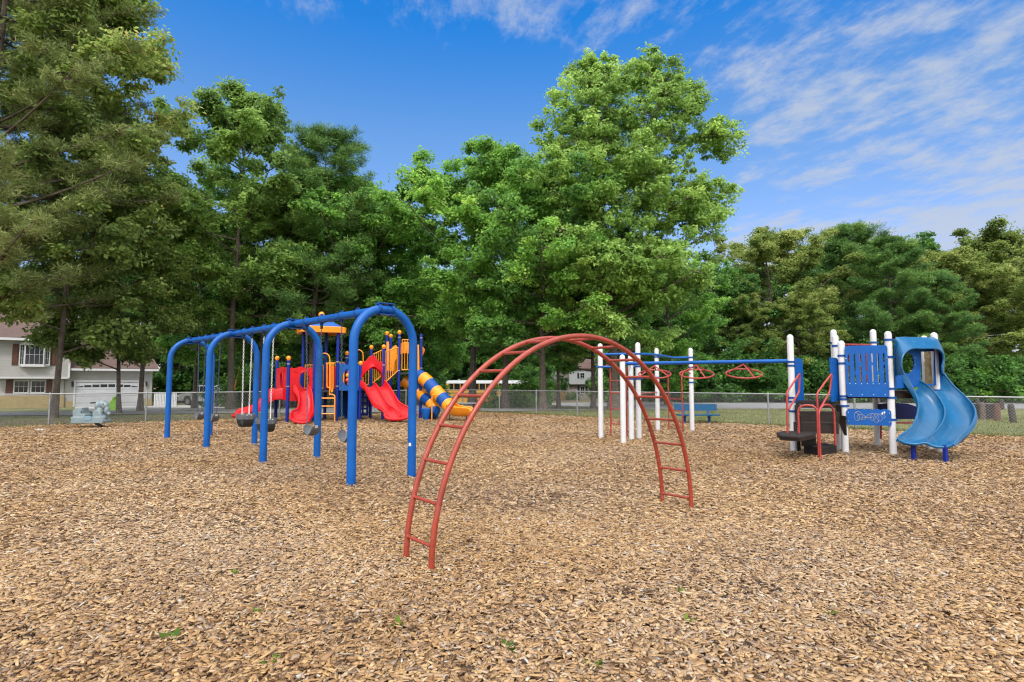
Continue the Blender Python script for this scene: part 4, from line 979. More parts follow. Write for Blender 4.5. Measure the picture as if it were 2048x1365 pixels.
    def bars(A, B, za0, za1, zb0, zb1, n, r=.013, name='bar_panel'):
        m = MB(); m.tube([A + up * za0, B + up * zb0], r * 1.5, 8); m.tube([A + up * za1, B + up * zb1], r * 1.5, 8)
        for i in range(n + 2):
            t = i / (n + 1); q = A.lerp(B, t); m.tube([q + up * (za0 + (zb0 - za0) * t), q + up * (za1 + (zb1 - za1) * t)], r * (1.3 if i in (0, n + 1) else 1), 8)
        return m.build(name, M['yellow'], root)
    bars(p8.lerp(p10, .1), p8.lerp(p10, .9), 1.35, 2.2, 1.35, 2.2, 6); bars(p5.lerp(p8, .1), p5.lerp(p8, .9), 1.35, 2.2, 1.35, 2.2, 6)
    bars(pB.lerp(p5, .1), pB.lerp(p5, .9), 1.2, 2.1, 1.2, 2.1, 6)
    zs = lambda x, y, Y: P(x, y, Y).z
    # stair rails: front and back
    bars(p9.lerp(p11, .1), p9.lerp(p11, .92), 1.42, 2.62, zs(792, 742, 22.2), zs(792, 695, 22.2), 6); bars(p10.lerp(p12, .1), p10.lerp(p12, .95), 1.4, zs(745, 709, 22.8), zs(770, 745, 23.1), zs(768, 697, 23.1), 6)
    m = MB()
    for i in range(5):
        t = (i + .5) / 5; q = p9.lerp(p11, t) * .5 + p10.lerp(p12, t) * .5; m.box(q + up * (d2 + (d6 - d2) * (i + 1) / 5 - .05), (.24, .85, .06), rz=rot)
    m.build('stair_treads', M['black'], root)
    # loop rail on the back of the slide deck
    tubes('loop_rail', [lerp_line([P(716, 700, 22.3), P(722, 702, 22.3), P(726, 710, 22.3), P(726, 740, 22.3), P(726, 768, 22.3)], 20)], .02)
    # upper deck: bar panel, arched panel, side boards
    bars(p11.lerp(p13, .13), p11.lerp(p13, .62), zs(803, 740, 22.4), zs(803, 680, 22.4), zs(824, 740, 22.5), zs(824, 680, 22.5), 3)
    m = MB(); q = P(811, 760, 22.75); zb, zt_ = zs(811, 709, 22.75), zs(811, 696, 22.75)
    ol = [(-.27, zb - .02), (-.17, zb + .02), (0, zb + .05), (.17, zb + .02), (.27, zb - .02), (.28, zt_)] + [(.28 * math.cos(t), zt_ + .24 * math.sin(t)) for t in np.linspace(.1, PI - .1, 11)] + [(-.28, zt_)]
    m.plate(ol, [], Vector((q.x, q.y, 0)), (1, .12, 0), up, .06); m.build('arch_panel', M['yellow'], root, bevel=.012)
    def ypanel(pxs, Y, name='moulded_panel'):
        pts = [P(x, y, Y) for x, y in pxs]; c = pts[0]; m = MB(); m.plate([((p - c).x, p.z) for p in pts], [], Vector((c.x, c.y, 0)), (1, 0, 0), up, .05); m.build(name, M['yellow'], root, bevel=.01)
    ypanel([(773, 742), (773, 684), (778, 684), (779, 742)], 22.9); ypanel([(780, 743), (780, 703), (784, 696), (790, 691), (794, 692), (794, 718), (790, 722), (787, 743)], 22.7)
    ypanel([(835, 742), (835, 690), (838, 690), (839, 742)], 22.5); ypanel([(842, 718), (842, 692), (846, 694), (850, 700), (848, 706)], 22.9)
    # blue activity panel with balls, low blue boards
    X = (p7 - p6).normalized(); L = (p7 - p6).length; o = p6 + X * (L / 2)
    ol = [(-L / 2 + .06, 1.13), (L / 2 - .06, 1.13)] + [(L / 2 - .06 - (L - .12) * t, zs(690, 729, 21.2) + .03 * math.sin(t * 9)) for t in np.linspace(0, 1, 15)]
    hole = [(.03 + .27 * math.cos(t), 1.62 + .33 * math.sin(t)) for t in np.linspace(0, 2 * PI, 21)[:-1]]
    m = MB(); m.plate(ol, [hole], o, X, up, .06); pn = m.build('activity_panel', M['panel_blue'], root, bevel=.01)
    m = MB(); m.sphere(o + up * 1.70 + X * -.04, .085, 12, 8); m.tube([o + X * -.2 + up * 1.4, o + X * -.2 + up * 1.85], .02, 8); m.build('ball', M['yellow'], pn)
    m = MB(); m.sphere(o + up * 1.52 + X * -.04, .085, 12, 8); m.tube([o + X * -.04 + up * 1.35, o + X * -.04 + up * 1.9], .015, 8); m.build('ball', paint('orange_plastic', (.75, .08, .01), .35), pn)
    board(p5, p6, 1.2, 2.05, 'red', 'side_panel')
    board(p6, p8, .15, 1.15, 'panel_blue', 'low_panel')
    slots = [[(-.3 + i * .17, -.4 + j * .22), (-.2 + i * .17, -.4 + j * .22), (-.2 + i * .17, -.26 + j * .22), (-.3 + i * .17, -.26 + j * .22)] for i in range(4) for j in range(4)]
    board(p8, p10, .12, 1.12, 'post_blue', 'low_panel', .05, slots); board(p7, p8, .1, 1.2, 'navy', 'low_panel')
    # ---- striped tube slide and the lower tube behind it
    def striped(path, r, nseg, first, name):
        m_ = [MB(), MB()]; pts = lerp_line(path, nseg * 8 + 1)
        for i in range(nseg):
            sg = pts[i * 8:i * 8 + 9]; b = m_[(i + first) % 2]
            rr = [r * (1.0 + .08 * (k in (0, 8)) + .03 * math.sin(k * PI / 8)) for k in range(9)]; b.tube(sg, rr, 20, cap=True)
            # scalloped flange hanging below each joint
            t = (sg[-1] - sg[0]).normalized(); sd = t.cross(up).normalized(); dn = sd.cross(t).normalized()
            if dn.z > 0: dn = -dn
            for k in (2, 6):
                c = sg[k] + dn * (r * .92); b.sphere(c, r * .42, 10, 6, sc=(1, 1, .7))
        p = m_[first % 2 and 1 or 0] if False else None
        o1 = m_[0].build(name, M['clamp_blue'], root, sharp=50); m_[1].build('yellow_segment', M['yellow'], o1, sharp=50)
        return o1
    striped([P(838, 752, 22.6), P(853, 762, 22.3), P(872, 783, 21.9), P(890, 803, 21.5), P(903, 817, 21.2)], .25, 6, 0, 'tube_slide')
    # open exit chute
    m = MB(); n = 20
    A = lerp_line([P(893, 809, 21.0), P(906, 814, 20.8), P(922, 816, 20.65), P(938, 818, 20.55), P(946, 828, 20.5)], n); B = lerp_line([P(905, 806, 21.6), P(916, 811, 21.4), P(930, 814, 21.25), P(943, 816, 21.1), P(950, 826, 21.05)], n)
    rows = [[a.lerp(b, w) - up * (.36 - .12 * i / n) * (1 - abs(2 * w - 1) ** 2.4) for w in np.linspace(0, 1, 11)] for i, (a, b) in enumerate(zip(A, B))]
    m.sheet(rows, .035); m.tube(A, .03, 8); m.tube(B, .03, 8)
    ex = m.build('tube_exit', M['yellow'], root, sharp=60)
    for px, Y in ((933, 20.6), (899, 21.0)):
        g = P(px, 846, Y); m = MB(); m.tube([Vector((g.x, g.y, -.05)), Vector((g.x, g.y, .25))], .02, 8); m.build('foot', M['brown_metal'], ex)
    striped([P(806, 760, 23.0), P(822, 772, 23.0), P(838, 786, 22.8), P(850, 797, 22.5), P(862, 806, 22.2), P(869, 820, 22.0), P(862, 831, 21.8)], .22, 6, 1, 'tube_tunnel')
    g = P(864, 800, 21.3); tubes('support', [lerp_line([P(873, 790, 21.4), P(866, 791, 21.3), P(864, 796, 21.3), Vector((g.x, g.y, -.05))], 14)], .024)
    g = P(852, 838, 21.6); m = MB(); m.lathe([(.001, .02), (.10, .02), (.2, .42), (.19, .46), (.001, .47)], (g.x, g.y, 0), 14); m.build('drum', M['panel_blue'], root)
build_left()

# ------------------------------------------------------------------ houses, vehicles and small things beyond the fence
UP = Vector((0, 0, 1))
def lap_mat(name, col, course=.11):
    m, nt, b = nodes(name); L = nt.links.new; co = coord(nt); sp = nt.nodes.new('ShaderNodeSeparateXYZ'); L(co, sp.inputs[0])
    md = nt.nodes.new('ShaderNodeMath'); md.operation = 'FRACT'; dv = nt.nodes.new('ShaderNodeMath'); dv.operation = 'DIVIDE'; L(sp.outputs['Z'], dv.inputs[0]); dv.inputs[1].default_value = course; L(dv.outputs[0], md.inputs[0])
    r = ramp(nt, [(.0, tuple(c * .45 for c in col)), (.12, col), (1, tuple(min(1, c * 1.04) for c in col))], md.outputs[0])
    n = noise(nt, 1.2, 5, .6, co); r2 = ramp(nt, [(.3, (.86, .86, .85)), (.7, (1.04, 1.04, 1.04))], n.outputs['Fac'])
    mx = nt.nodes.new('ShaderNodeMixRGB'); mx.blend_type = 'MULTIPLY'; mx.inputs['Fac'].default_value = 1; L(r.outputs['Color'], mx.inputs['Color1']); L(r2.outputs['Color'], mx.inputs['Color2']); L(mx.outputs['Color'], b.inputs['Base Color'])
    bp = nt.nodes.new('ShaderNodeBump'); bp.inputs['Strength'].default_value = .6; bp.inputs['Distance'].default_value = .02; L(md.outputs[0], bp.inputs['Height']); L(bp.outputs['Normal'], b.inputs['Normal']); b.inputs['Roughness'].default_value = .6
    return m
def brick_mat(name, c1, c2, mortar, scale, bw=.5, rh=.25):
    m, nt, b = nodes(name); L = nt.links.new; co = coord(nt); mp = nt.nodes.new('ShaderNodeMapping'); mp.inputs['Rotation'].default_value = (PI / 2, 0, 0); L(co, mp.inputs['Vector'])
    t = nt.nodes.new('ShaderNodeTexBrick'); t.inputs['Scale'].default_value = scale; t.inputs['Color1'].default_value = (*c1, 1); t.inputs['Color2'].default_value = (*c2, 1); t.inputs['Mortar'].default_value = (*mortar, 1); t.inputs['Brick Width'].default_value = bw; t.inputs['Row Height'].default_value = rh; t.inputs['Mortar Size'].default_value = .012
    L(mp.outputs['Vector'], t.inputs['Vector']); L(t.outputs['Color'], b.inputs['Base Color']); b.inputs['Roughness'].default_value = .9
    return m
M['siding'] = lap_mat('cream_lap_siding', (.41, .40, .395)); M['siding_grey'] = lap_mat('grey_lap_siding', (.42, .43, .46), .14)
M['shingle'] = brick_mat('brown_roof_shingles', (.125, .075, .064), (.09, .055, .048), (.05, .032, .028), 5)
M['stone'] = brick_mat('ledge_stone', (.30, .27, .24), (.17, .15, .14), (.22, .2, .18), 2.2, .6, .22)
M['trim'] = paint('white_trim', (.55, .55, .56), .5, .06); M['door_white'] = lap_mat('white_garage_door', (.50, .51, .55), .53)
M['shutter'] = paint('brown_shutter', (.085, .032, .018), .55, .15, 8); M['dark_shutter'] = paint('dark_shutter', (.012, .014, .022), .5)
M['foundation'] = paint('yellow_block_foundation', (.34, .26, .12), .9, .15, 3, bump=.4)
M['glass'] = paint('dark_window_glass', (.012, .015, .02), .08, .1, 2, spec=.8)
M['dark_door'] = paint('dark_door', (.012, .012, .016), .4); M['wood'] = paint('tan_wood_steps', (.36, .24, .10), .8, .2, 6)
def facade(px, py, Y): q = P(px, py, Y); return q
def window(parent, x0, x1, z0, z1, y, nx_=2, nz=2, name='window', dbl=False):
    """frame proud of the wall at depth y (facing -Y), glass set back in it, bars across"""
    m = MB(); t = .07
    for a, b, c, d in ((x0, x1, z0, z0 + t), (x0, x1, z1 - t, z1), (x0, x0 + t, z0 + t, z1 - t), (x1 - t, x1, z0 + t, z1 - t)): m.box(((a + b) / 2, y - .03, (c + d) / 2), (b - a, .08, d - c))
    if dbl: m.box(((x0 + x1) / 2, y - .03, (z0 + z1) / 2), (.16, .076, z1 - z0 - 2 * t))
    f = m.build(name, M['trim'], parent); m = MB(); m.box(((x0 + x1) / 2, y - .012, (z0 + z1) / 2), (x1 - x0 - 2 * t, .02, z1 - z0 - 2 * t)); m.build('pane', M['glass'], f)
    m = MB()
    for i in range(1, nx_): m.box((x0 + (x1 - x0) * i / nx_, y - .03, (z0 + z1) / 2), (0.018, .02, z1 - z0 - 2 * t))
    for i in range(1, nz): m.box(((x0 + x1) / 2, y - .031, z0 + (z1 - z0) * i / nz), (x1 - x0 - 2 * t, .018, .018))
    m.build('glazing_bars', M['trim'], f); return f
def build_left_house():
    Y = 43.7; px = lambda v: P(v, 780, Y).x; pz = lambda v: P(200, v, Y).z; zb = pz(814) - .3
    root = thing('house', 'cream split level house with brown roof, bay window and white garage door', 'house', (px(130), Y, zb))
    gx0, gx1 = px(128), px(305); ez = pz(740); dpt = 7.5
    m = MB(); m.box(((gx0 + gx1) / 2, Y + dpt / 2, (zb + ez) / 2), (gx1 - gx0, dpt, ez - zb)); m.build('garage_wall', M['siding'], root)
    m = MB(); m.box(((gx1 - .36), Y - .02, (zb + pz(800)) / 2), (.78, .06, pz(800) - zb)); m.build('foundation', M['foundation'], root); m = MB(); m.box((px(137.5), Y - .02, (zb + pz(803)) / 2), (.75, .06, pz(803) - zb)); m.build('foundation', M['foundation'], root)
    # garage roof: eave to the front, ridge behind
    rz, e0, e1 = pz(697) + .55, px(140) - .4, px(318); r = [Vector((e0, Y - .5, ez)), Vector((e1, Y - .5, ez)), Vector((px(292), Y + 3.8, rz)), Vector((e0, Y + 3.8, rz)), Vector((e1, Y + 8, ez)), Vector((e0, Y + 8, ez))]
    m = MB(); m.add(r + [q + UP * .14 for q in r], [(0, 1, 2, 3), (3, 2, 4, 5), (1, 4, 2), (6, 9, 8, 7), (9, 11, 10, 8), (7, 8, 10), (0, 6, 7, 1), (1, 7, 10, 4), (0, 3, 9, 6), (3, 5, 11, 9), (5, 4, 10, 11)]); rf = m.build('roof', M['shingle'], root)
    m = MB(); m.box(((e0 + e1) / 2, Y - .53, ez + .02), (e1 - e0, .1, .16)); m.build('gutter', M['trim'], rf)
    dx0, dx1, dz1 = px(149.5), px(276), pz(764); m = MB()
    for a, b, c, d in ((dx0 - .12, dx0, zb, dz1 + .12), (dx1, dx1 + .12, zb, dz1 + .12), (dx0, dx1, dz1, dz1 + .12)): m.box(((a + b) / 2, Y - .04, (c + d) / 2), (b - a, .1, d - c))
    m.box(((dx0 + dx1) / 2, Y - .015, (zb + dz1) / 2), (dx1 - dx0, .05, dz1 - zb), mi=1); gd = m.build('garage_door', [M['trim'], M['door_white']], root)
    m = MB(); n = 8
    for i in range(n):
        c = dx0 + (dx1 - dx0) * (i + .5) / n; hz = (.10, .16, .2, .22, .22, .2, .16, .10)[i]; wz = dz1 - .42
        ol = [(-.26, 0), (.26, 0)] + ([(.26, hz), (-.26, hz * .35)] if i in (0,) else [(.26, hz * .35), (-.26, hz)] if i == n - 1 else [(.26, hz), (-.26, hz)])
        m.plate(ol, [], (c, Y - .045, wz), (1, 0, 0), UP, .02)
    m.build('door_window', M['glass'], gd)
    for x in (141.5, 291):
        m = MB(); q = P(x, 770, Y - .12); m.box(q, (.13, .13, .3)); m.lathe([(.12, .15), (.02, .26)], q, 8); m.box(q + Vector((0, .06, .1)), (.06, .12, .05)); m.build('wall_lamp', M['black'], root)
    # two storey block, upper floor overhanging
    hx0, hx1 = px(4), px(137); lz, uz = pz(756), pz(684); Yl = Y - .1
    m = MB(); m.box(((hx0 + px(129)) / 2, Yl + 4, (zb + lz) / 2), (px(129) - hx0 - .1, 8, lz - zb)); m.build('wall', M['siding'], root)
    m = MB(); m.box(((hx0 + px(129)) / 2, Yl - .02, (zb + pz(791)) / 2), (px(129) - hx0, .12, pz(791) - zb)); m.build('foundation', M['foundation'], root)
    Yu = Yl - .55; m = MB(); m.box(((hx0 + hx1) / 2, Yu + 4.4, (lz + uz) / 2), (hx1 - hx0, 8.8, uz - lz)); up_ = m.build('upper_wall', M['siding'], root)
    m = MB()
    for x in (hx0, hx1): m.box((x, Yu - .01, (lz + uz) / 2), (.14, .08, uz - lz))
    m.box(((hx0 + hx1) / 2, Yu - .01, lz - .02), (hx1 - hx0, .09, .1)); m.build('corner_trim', M['trim'], up_)
    x0, x1 = hx0 - 5, px(150); rz2 = pz(622); m = MB(); r = [Vector((x0, Yu - .6, uz)), Vector((x1, Yu - .6, uz)), Vector((px(118), Yu + 4, rz2)), Vector((x0, Yu + 4, rz2)), Vector((x1, Yu + 9, uz)), Vector((x0, Yu + 9, uz))]
    m.add(r + [q + UP * .14 for q in r], [(0, 1, 2, 3), (3, 2, 4, 5), (1, 4, 2), (6, 9, 8, 7), (9, 11, 10, 8), (7, 8, 10), (0, 6, 7, 1), (1, 7, 10, 4), (0, 3, 9, 6), (3, 5, 11, 9), (5, 4, 10, 11)]); rf = m.build('roof', M['shingle'], root)
    m = MB(); m.box(((x0 + x1) / 2, Yu - .63, uz + .02), (x1 - x0, .1, .18)); m.build('gutter', M['trim'], rf)
    m = MB(); m.box((hx0 - 2.6, Yu + 4.9, (zb + uz) / 2), (5.2, 8.4, uz - zb)); m.build('wing_wall', M['siding'], root)
    # bay window, lower windows, shutters
    bx0, bx1, bz0, bz1 = px(46), px(101), pz(732), pz(692)
    m = MB(); m.plate([(bx0, 0), (bx1, 0), (bx1 - .35, -.38), (bx0 + .35, -.38)], [], (0, Yu - .0, bz0 - .06), (1, 0, 0), (0, 1, 0), .12); m.plate([(bx0, 0), (bx1, 0), (bx1 - .35, -.38), (bx0 + .35, -.38)], [], (0, Yu, bz1 + .06), (1, 0, 0), (0, 1, 0), .12); by = m.build('bay', M['trim'], root)
    window(root, bx0 + .38, bx1 - .38, bz0, bz1, Yu - .30, 4, 2, 'bay_window'); 
    for s, e in ((bx0, bx0 + .38), (bx1 - .38, bx1)): window(root, s + .0, e, bz0, bz1, Yu - .14, 2, 3, 'bay_window')
    for a, b in ((33, 45), (102, 113)): m = MB(); m.box(((px(a) + px(b)) / 2, Yu - .03, (bz0 + bz1) / 2), (px(b) - px(a) - .03, .06, bz1 - bz0)); m.box(((px(a) + px(b)) / 2, Yu - .065, (bz0 + bz1) / 2), (px(b) - px(a) - .16, .02, (bz1 - bz0) - .2)); m.build('shutter', M['shutter'], root)
    wz0, wz1 = pz(786), pz(761)
    window(root, px(37), px(64), wz0, wz1, Yl, 3, 2); window(root, px(67), px(94), wz0, wz1, Yl, 3, 2)
    for a, b in ((23, 36), (95, 106)): m = MB(); m.box(((px(a) + px(b)) / 2, Yl - .03, (wz0 + wz1) / 2), (px(b) - px(a) - .04, .06, wz1 - wz0 + .1)); m.build('shutter', M['shutter'], root)
    root.rotation_euler.z = math.radians(34); root.scale.x = .84
    # garden odds and ends
    g = T(47, 813); sc = Y / F_PX
    m = MB(); m.lathe([(.001, 0), (.17, 0), (.17, .05), (.11, .08), (.12, .42), (.15, .45), (.13, .55), (.05, .66), (.001, .67)], g, 12)
    for s in (-1, 1): m.lathe([(.05, 0), (.05, .2)], g + Vector((-.1 * s, -.02, .36)), 8, axis=(-s, 0, 0))
    m.lathe([(.07, 0), (.07, .17)], g + Vector((0, -.05, .33)), 8, axis=(0, -1, 0)); h = m.build('fire_hydrant', paint('turquoise_paint', (.03, .36, .46), .5), None); tag(h, 'small turquoise fire hydrant on the lawn before the cream house', 'hydrant')
    g = T(227, 822); m = MB(); k = .033
    ol = [(-.26, 0), (.26, 0), (.24, .22), (.17, .3), (.18, .52), (.10, .58), (.09, .70), (.0, .76), (-.09, .70), (-.10, .58), (-.19, .5), (-.28, .3), (-.2, .24)]
    m.plate(ol, [], g, (1, 0, 0), UP, .05); m.sphere(g + Vector((.02, -.02, .67)), .09, 10, 7); o = m.build('figure_sign', paint('lime_plastic', (.28, .62, .02), .5), None, bevel=.01); tag(o, 'lime green child shaped caution sign standing in the driveway', 'caution sign')
build_left_house()
def build_picket():
    Y = 46.0; root = thing('picket_fence', 'short white picket fence beside the garage and pickup', 'fence', tuple(P(325, 808, Y)))
    z0, z1 = P(325, 810, Y).z - .2, P(325, 785, Y).z; x0, x1 = P(309, 800, Y).x, P(352, 800, Y).x; m = MB(); n = 15
    for i in range(n):
        x = x0 + (x1 - x0) * i / (n - 1); m.plate([(-.045, z0), (.045, z0), (.045, z1 - .06), (0, z1), (-.045, z1 - .06)], [], (x, Y, 0), (1, 0, 0), UP, .02)
    m.build('pickets', M['trim'], root); m = MB()
    for z in (z0 + .35, z1 - .25): m.box(((x0 + x1) / 2, Y + .03, z), (x1 - x0, .03, .08))
    m.build('rails', M['trim'], root)
build_picket()
def wheel(parent, c, r, wd, ax=(0, 1, 0)):
    m = MB(); a = Vector(ax).normalized(); m.lathe([(r * .62, -wd / 2), (r * .94, -wd / 2), (r, -wd / 2 + .03), (r, wd / 2 - .03), (r * .94, wd / 2), (r * .62, wd / 2)], c, 22, axis=a); t = m.build('wheel', M['black'], parent)
    m = MB(); m.lathe([(.001, -wd * .32), (r * .2, -wd * .36), (r * .25, -wd * .2), (r * .62, -wd * .42), (r * .62, wd * .42), (.001, wd * .3)], c, 14, axis=a); m.build('rim', M['steel'], t)
def build_truck():
    Y = 47.5; g = T(388, 812.5); Y = g.y; root = thing('pickup_truck', 'silver crew cab pickup truck parked on the drive, facing left', 'pickup truck', tuple(g))
    sv = paint('silver_car_paint', (.46, .47, .49), .25, .05, 3, metal=.5); k = 1.0
    X0 = P(341, 800, Y).x; L = 5.7; wd = 1.95; y0 = Y - .0; z = g.z
    lower = [(0.05, .45), (.75, .42), (.8, .62), (1.0, .86), (1.3, .9), (1.55, .82), (1.68, .58), (1.72, .42), (3.9, .42), (3.95, .6), (4.15, .86), (4.45, .9), (4.72, .82), (4.85, .6), (4.9, .45), (5.65, .5), (5.68, 1.22), (3.72, 1.22), (3.7, 1.20), (1.55, 1.16), (1.2, 1.12), (.35, 1.06), (.08, .95)]
    m = MB(); m.plate(lower, [], (X0, y0 + wd / 2, z), (1, 0, 0), UP, wd); body = m.build('body', sv, root, bevel=.05)
    cabin = [(1.50, 1.14), (3.74, 1.18), (3.66, 1.62), (3.5, 1.84), (2.45, 1.86), (2.2, 1.80)]
    m = MB(); m.plate(cabin, [], (X0, y0 + wd / 2, z), (1, 0, 0), UP, wd - .22); m.build('cab', sv, root, bevel=.05)
    for pts in ([(1.72, 1.2), (2.52, 1.2), (2.52, 1.74), (2.3, 1.74)], [(2.62, 1.2), (3.35, 1.2), (3.35, 1.74), (2.62, 1.74)], [(3.4, 1.22), (3.6, 1.22), (3.55, 1.6), (3.45, 1.72), (3.4, 1.72)]):
        m = MB(); m.plate(pts, [], (X0, y0 + .105, z), (1, 0, 0), UP, .016); m.build('side_window', M['glass'], root)
    for a in (2.57, 3.38, 1.66):
        m = MB(); m.box((X0 + a, y0 - .002, z + .82), (.012, .012, .62)); m.build('door_seam', M['black'], body)
    for a in (2.4, 3.24): m = MB(); m.box((X0 + a, y0 - .012, z + 1.08), (.16, .03, .035)); m.build('door_handle', sv, root)
    m = MB(); m.box((X0 + 1.84, y0 - .12, z + 1.24), (.12, .24, .18)); m.build('side_mirror', M['black'], root, bevel=.03)
    m = MB(); m.box((X0 + .14, y0 + .12, z + .86), (.2, .26, .18)); m.build('headlight', M['white'], root, bevel=.03); m = MB(); m.box((X0 + 5.66, y0 + .1, z + .98), (.05, .16, .4)); m.build('tail_light', M['red'], root)
    m = MB(); m.box((X0 + .02, y0 + wd / 2, z + .52), (.16, wd, .22)); m.build('front_bumper', M['steel'], root, bevel=.03)
    for a in (1.28, 4.45):
        for s in (.14, wd - .14): wheel(root, (X0 + a, y0 + s, z + .40), .40, .26)
    root.rotation_euler.z = math.radians(-20)
build_truck()
def build_bus():
    Y = 57.0; x0 = P(892, 780, Y).x; z = float(terr(x0 + 2, Y)); zt = P(930, 760, Y).z; L = 8.6; wd = 2.4
    root = thing('school_bus', 'yellow school bus with white roof and dark windows behind the trees', 'school bus', (x0, Y, z)); yb = paint('bus_yellow', (.55, .27, .02), .4, .1); rz = -.10
    X = Vector((math.cos(rz), math.sin(rz), 0)); Yv = Vector((-math.sin(rz), math.cos(rz), 0)); o = Vector((x0, Y, 0))
    w0, w1 = P(930, 781.5, Y).z, P(930, 767.5, Y).z
    m = MB(); m.box(o + X * (L / 2) + Yv * (wd / 2) + UP * ((z + .55 + w0) / 2), (L, wd, w0 - z - .55), ax=(X, Yv, UP)); body = m.build('body', yb, root, bevel=.05)
    m = MB(); m.box(o + X * (L / 2) + Yv * (wd / 2) + UP * ((w0 + w1) / 2), (L - .1, wd - .06, w1 - w0 - .004), ax=(X, Yv, UP)); m.build('window_band', M['glass'], root)
    m = MB(); n = 13
    for i in range(n + 1):
        a = .16 + (L - .32) * i / n; m.box(o + X * a + UP * ((w0 + w1) / 2) + Yv * .01, (.34 if i == 0 else .07, .06, w1 - w0 - .004), ax=(X, Yv, UP))
    m.build('window_pillars', yb, root)
    prof = [(0, 0), (.02, .1), (.25, .28), (.8, .36), (wd - .8, .36), (wd - .25, .28), (wd - .02, .1), (wd, 0)]
    m = MB(); m.sheet([[o + X * (a * L) + Yv * p + UP * (w1 + h * .9) for p, h in prof] for a in (0, .02, .5, .98, 1)], .03); m.plate([(p, h * .9) for p, h in prof], [], o + X * .02 + UP * w1, Yv, UP, .03); m.build('roof', paint('bus_white_roof', (.34, .35, .36), .5, .1), root, sharp=60)
    m = MB()
    for h in (.25, .7): m.box(o + X * (L / 2) + Yv * -.008 + UP * (w0 - h), (L - .1, .02, .05), ax=(X, Yv, UP))
    m.build('rub_rail', M['black'], body)
    for a in (1.9, 6.8):
        for s in (.16, wd - .16): wheel(root, o + X * a + Yv * s + UP * (z + .5), .5, .28, ax=Yv)
    m = MB(); m.box(o + X * 1.2 + Yv * .6 + UP * (w1 + .38), (.14, .14, .1)); m.box(o + X * 2.6 + Yv * .6 + UP * (w1 + .38), (.14, .14, .1)); m.build('roof_light', M['white'], root)
build_bus()
def build_mid_house():
    Y = 97.0; px = lambda v: P(v, 780, Y).x; pz = lambda v: P(1150, v, Y).z; zb = pz(800) - 1.2
    root = thing('house', 'distant grey sided house with stone entry and tan steps seen between trunks', 'house', (px(1140), Y, zb)); lz = pz(769); uz = pz(739)
    m = MB(); m.box(((px(1080) + px(1192)) / 2, Y + 4, (zb + lz) / 2), (px(1192) - px(1080), 8, lz - zb)); m.build('lower_wall', M['stone'], root)
    for a, b in ((1078, 1113), (1138, 1194)):
        m = MB(); m.box(((px(a) + px(b)) / 2, Y + 3.6, (lz + uz) / 2), (px(b) - px(a), 8.4, uz - lz)); m.build('upper_wall', M['siding_grey'], root)
    m = MB(); m.box(((px(1113) + px(1138)) / 2, Y + 3.7, (zb + uz) / 2), (px(1138) - px(1113), 8, uz - zb)); m.build('entry_wall', M['stone'], root)
    m = MB(); a, b = px(1070), px(1200); r = [Vector((a, Y - .9, uz)), Vector((b, Y - .9, uz)), Vector((b, Y + 4, uz + 2)), Vector((a, Y + 4, uz + 2)), Vector((b, Y + 9, uz)), Vector((a, Y + 9, uz))]
    m.add(r + [q + UP * .15 for q in r], [(0, 1, 2, 3), (3, 2, 4, 5), (6, 9, 8, 7), (9, 11, 10, 8), (0, 6, 7, 1), (1, 7, 8, 2), (2, 8, 10, 4), (0, 3, 9, 6), (3, 5, 11, 9), (5, 4, 10, 11)]); m.build('roof', M['shingle'], root)
    m = MB(); m.box(((px(1122) + px(1133)) / 2, Y - .33, (pz(782) + pz(757)) / 2), (px(1133) - px(1122), .08, pz(757) - pz(782))); d = m.build('door', M['dark_door'], root); m = MB(); m.sphere((px(1132), Y - .4, pz(771)), .05, 8, 6); m.build('handle', M['bolt'], d)
    m = MB(); m.lathe([(.001, 0), (.2, 0), (.2, .06)], (px(1127.5), Y - .3, pz(746)), 16, axis=(0, -1, 0)); m.build('round_vent', M['dark_door'], root)
    m = MB()
    for i in range(6): m.box(((px(1116) + px(1131)) / 2, Y - .6 - .28 * i, (zb + pz(782) - .21 * i) / 2 - .02), (px(1131) - px(1116), .28, pz(782) - .21 * i - zb))
    m.build('steps', M['wood'], root)
    for s in (1115, 1132):
        m = MB(); m.bar((px(s), Y - .4, pz(772)), (px(s), Y - 2.2, pz(786)), .08, .08); m.bar((px(s), Y - 2.2, pz(786)), (px(s), Y - 2.2, pz(798)), .1, .1, up=(0, 1, 0)); m.build('stair_rail', M['shutter'], root)
    for a, b in ((1160, 1170), (1097, 1108)):
        window(root, px(a), px(b), pz(788), pz(773), Y - .02, 2, 2)
    window(root, px(1159), px(1169), pz(757), pz(746), Y - .62, 2, 2)
    for a in (1157, 1173): m = MB(); m.box((px(a), Y - .04, (pz(788) + pz(773)) / 2), (.36, .06, pz(773) - pz(788))); m.build('shutter', M['dark_shutter'], root)
    m = MB(); m.box((px(1156), Y - .63, pz(752)), (.34, .06, pz(746) - pz(757))); m.build('shutter', M['dark_shutter'], root)
build_mid_house()
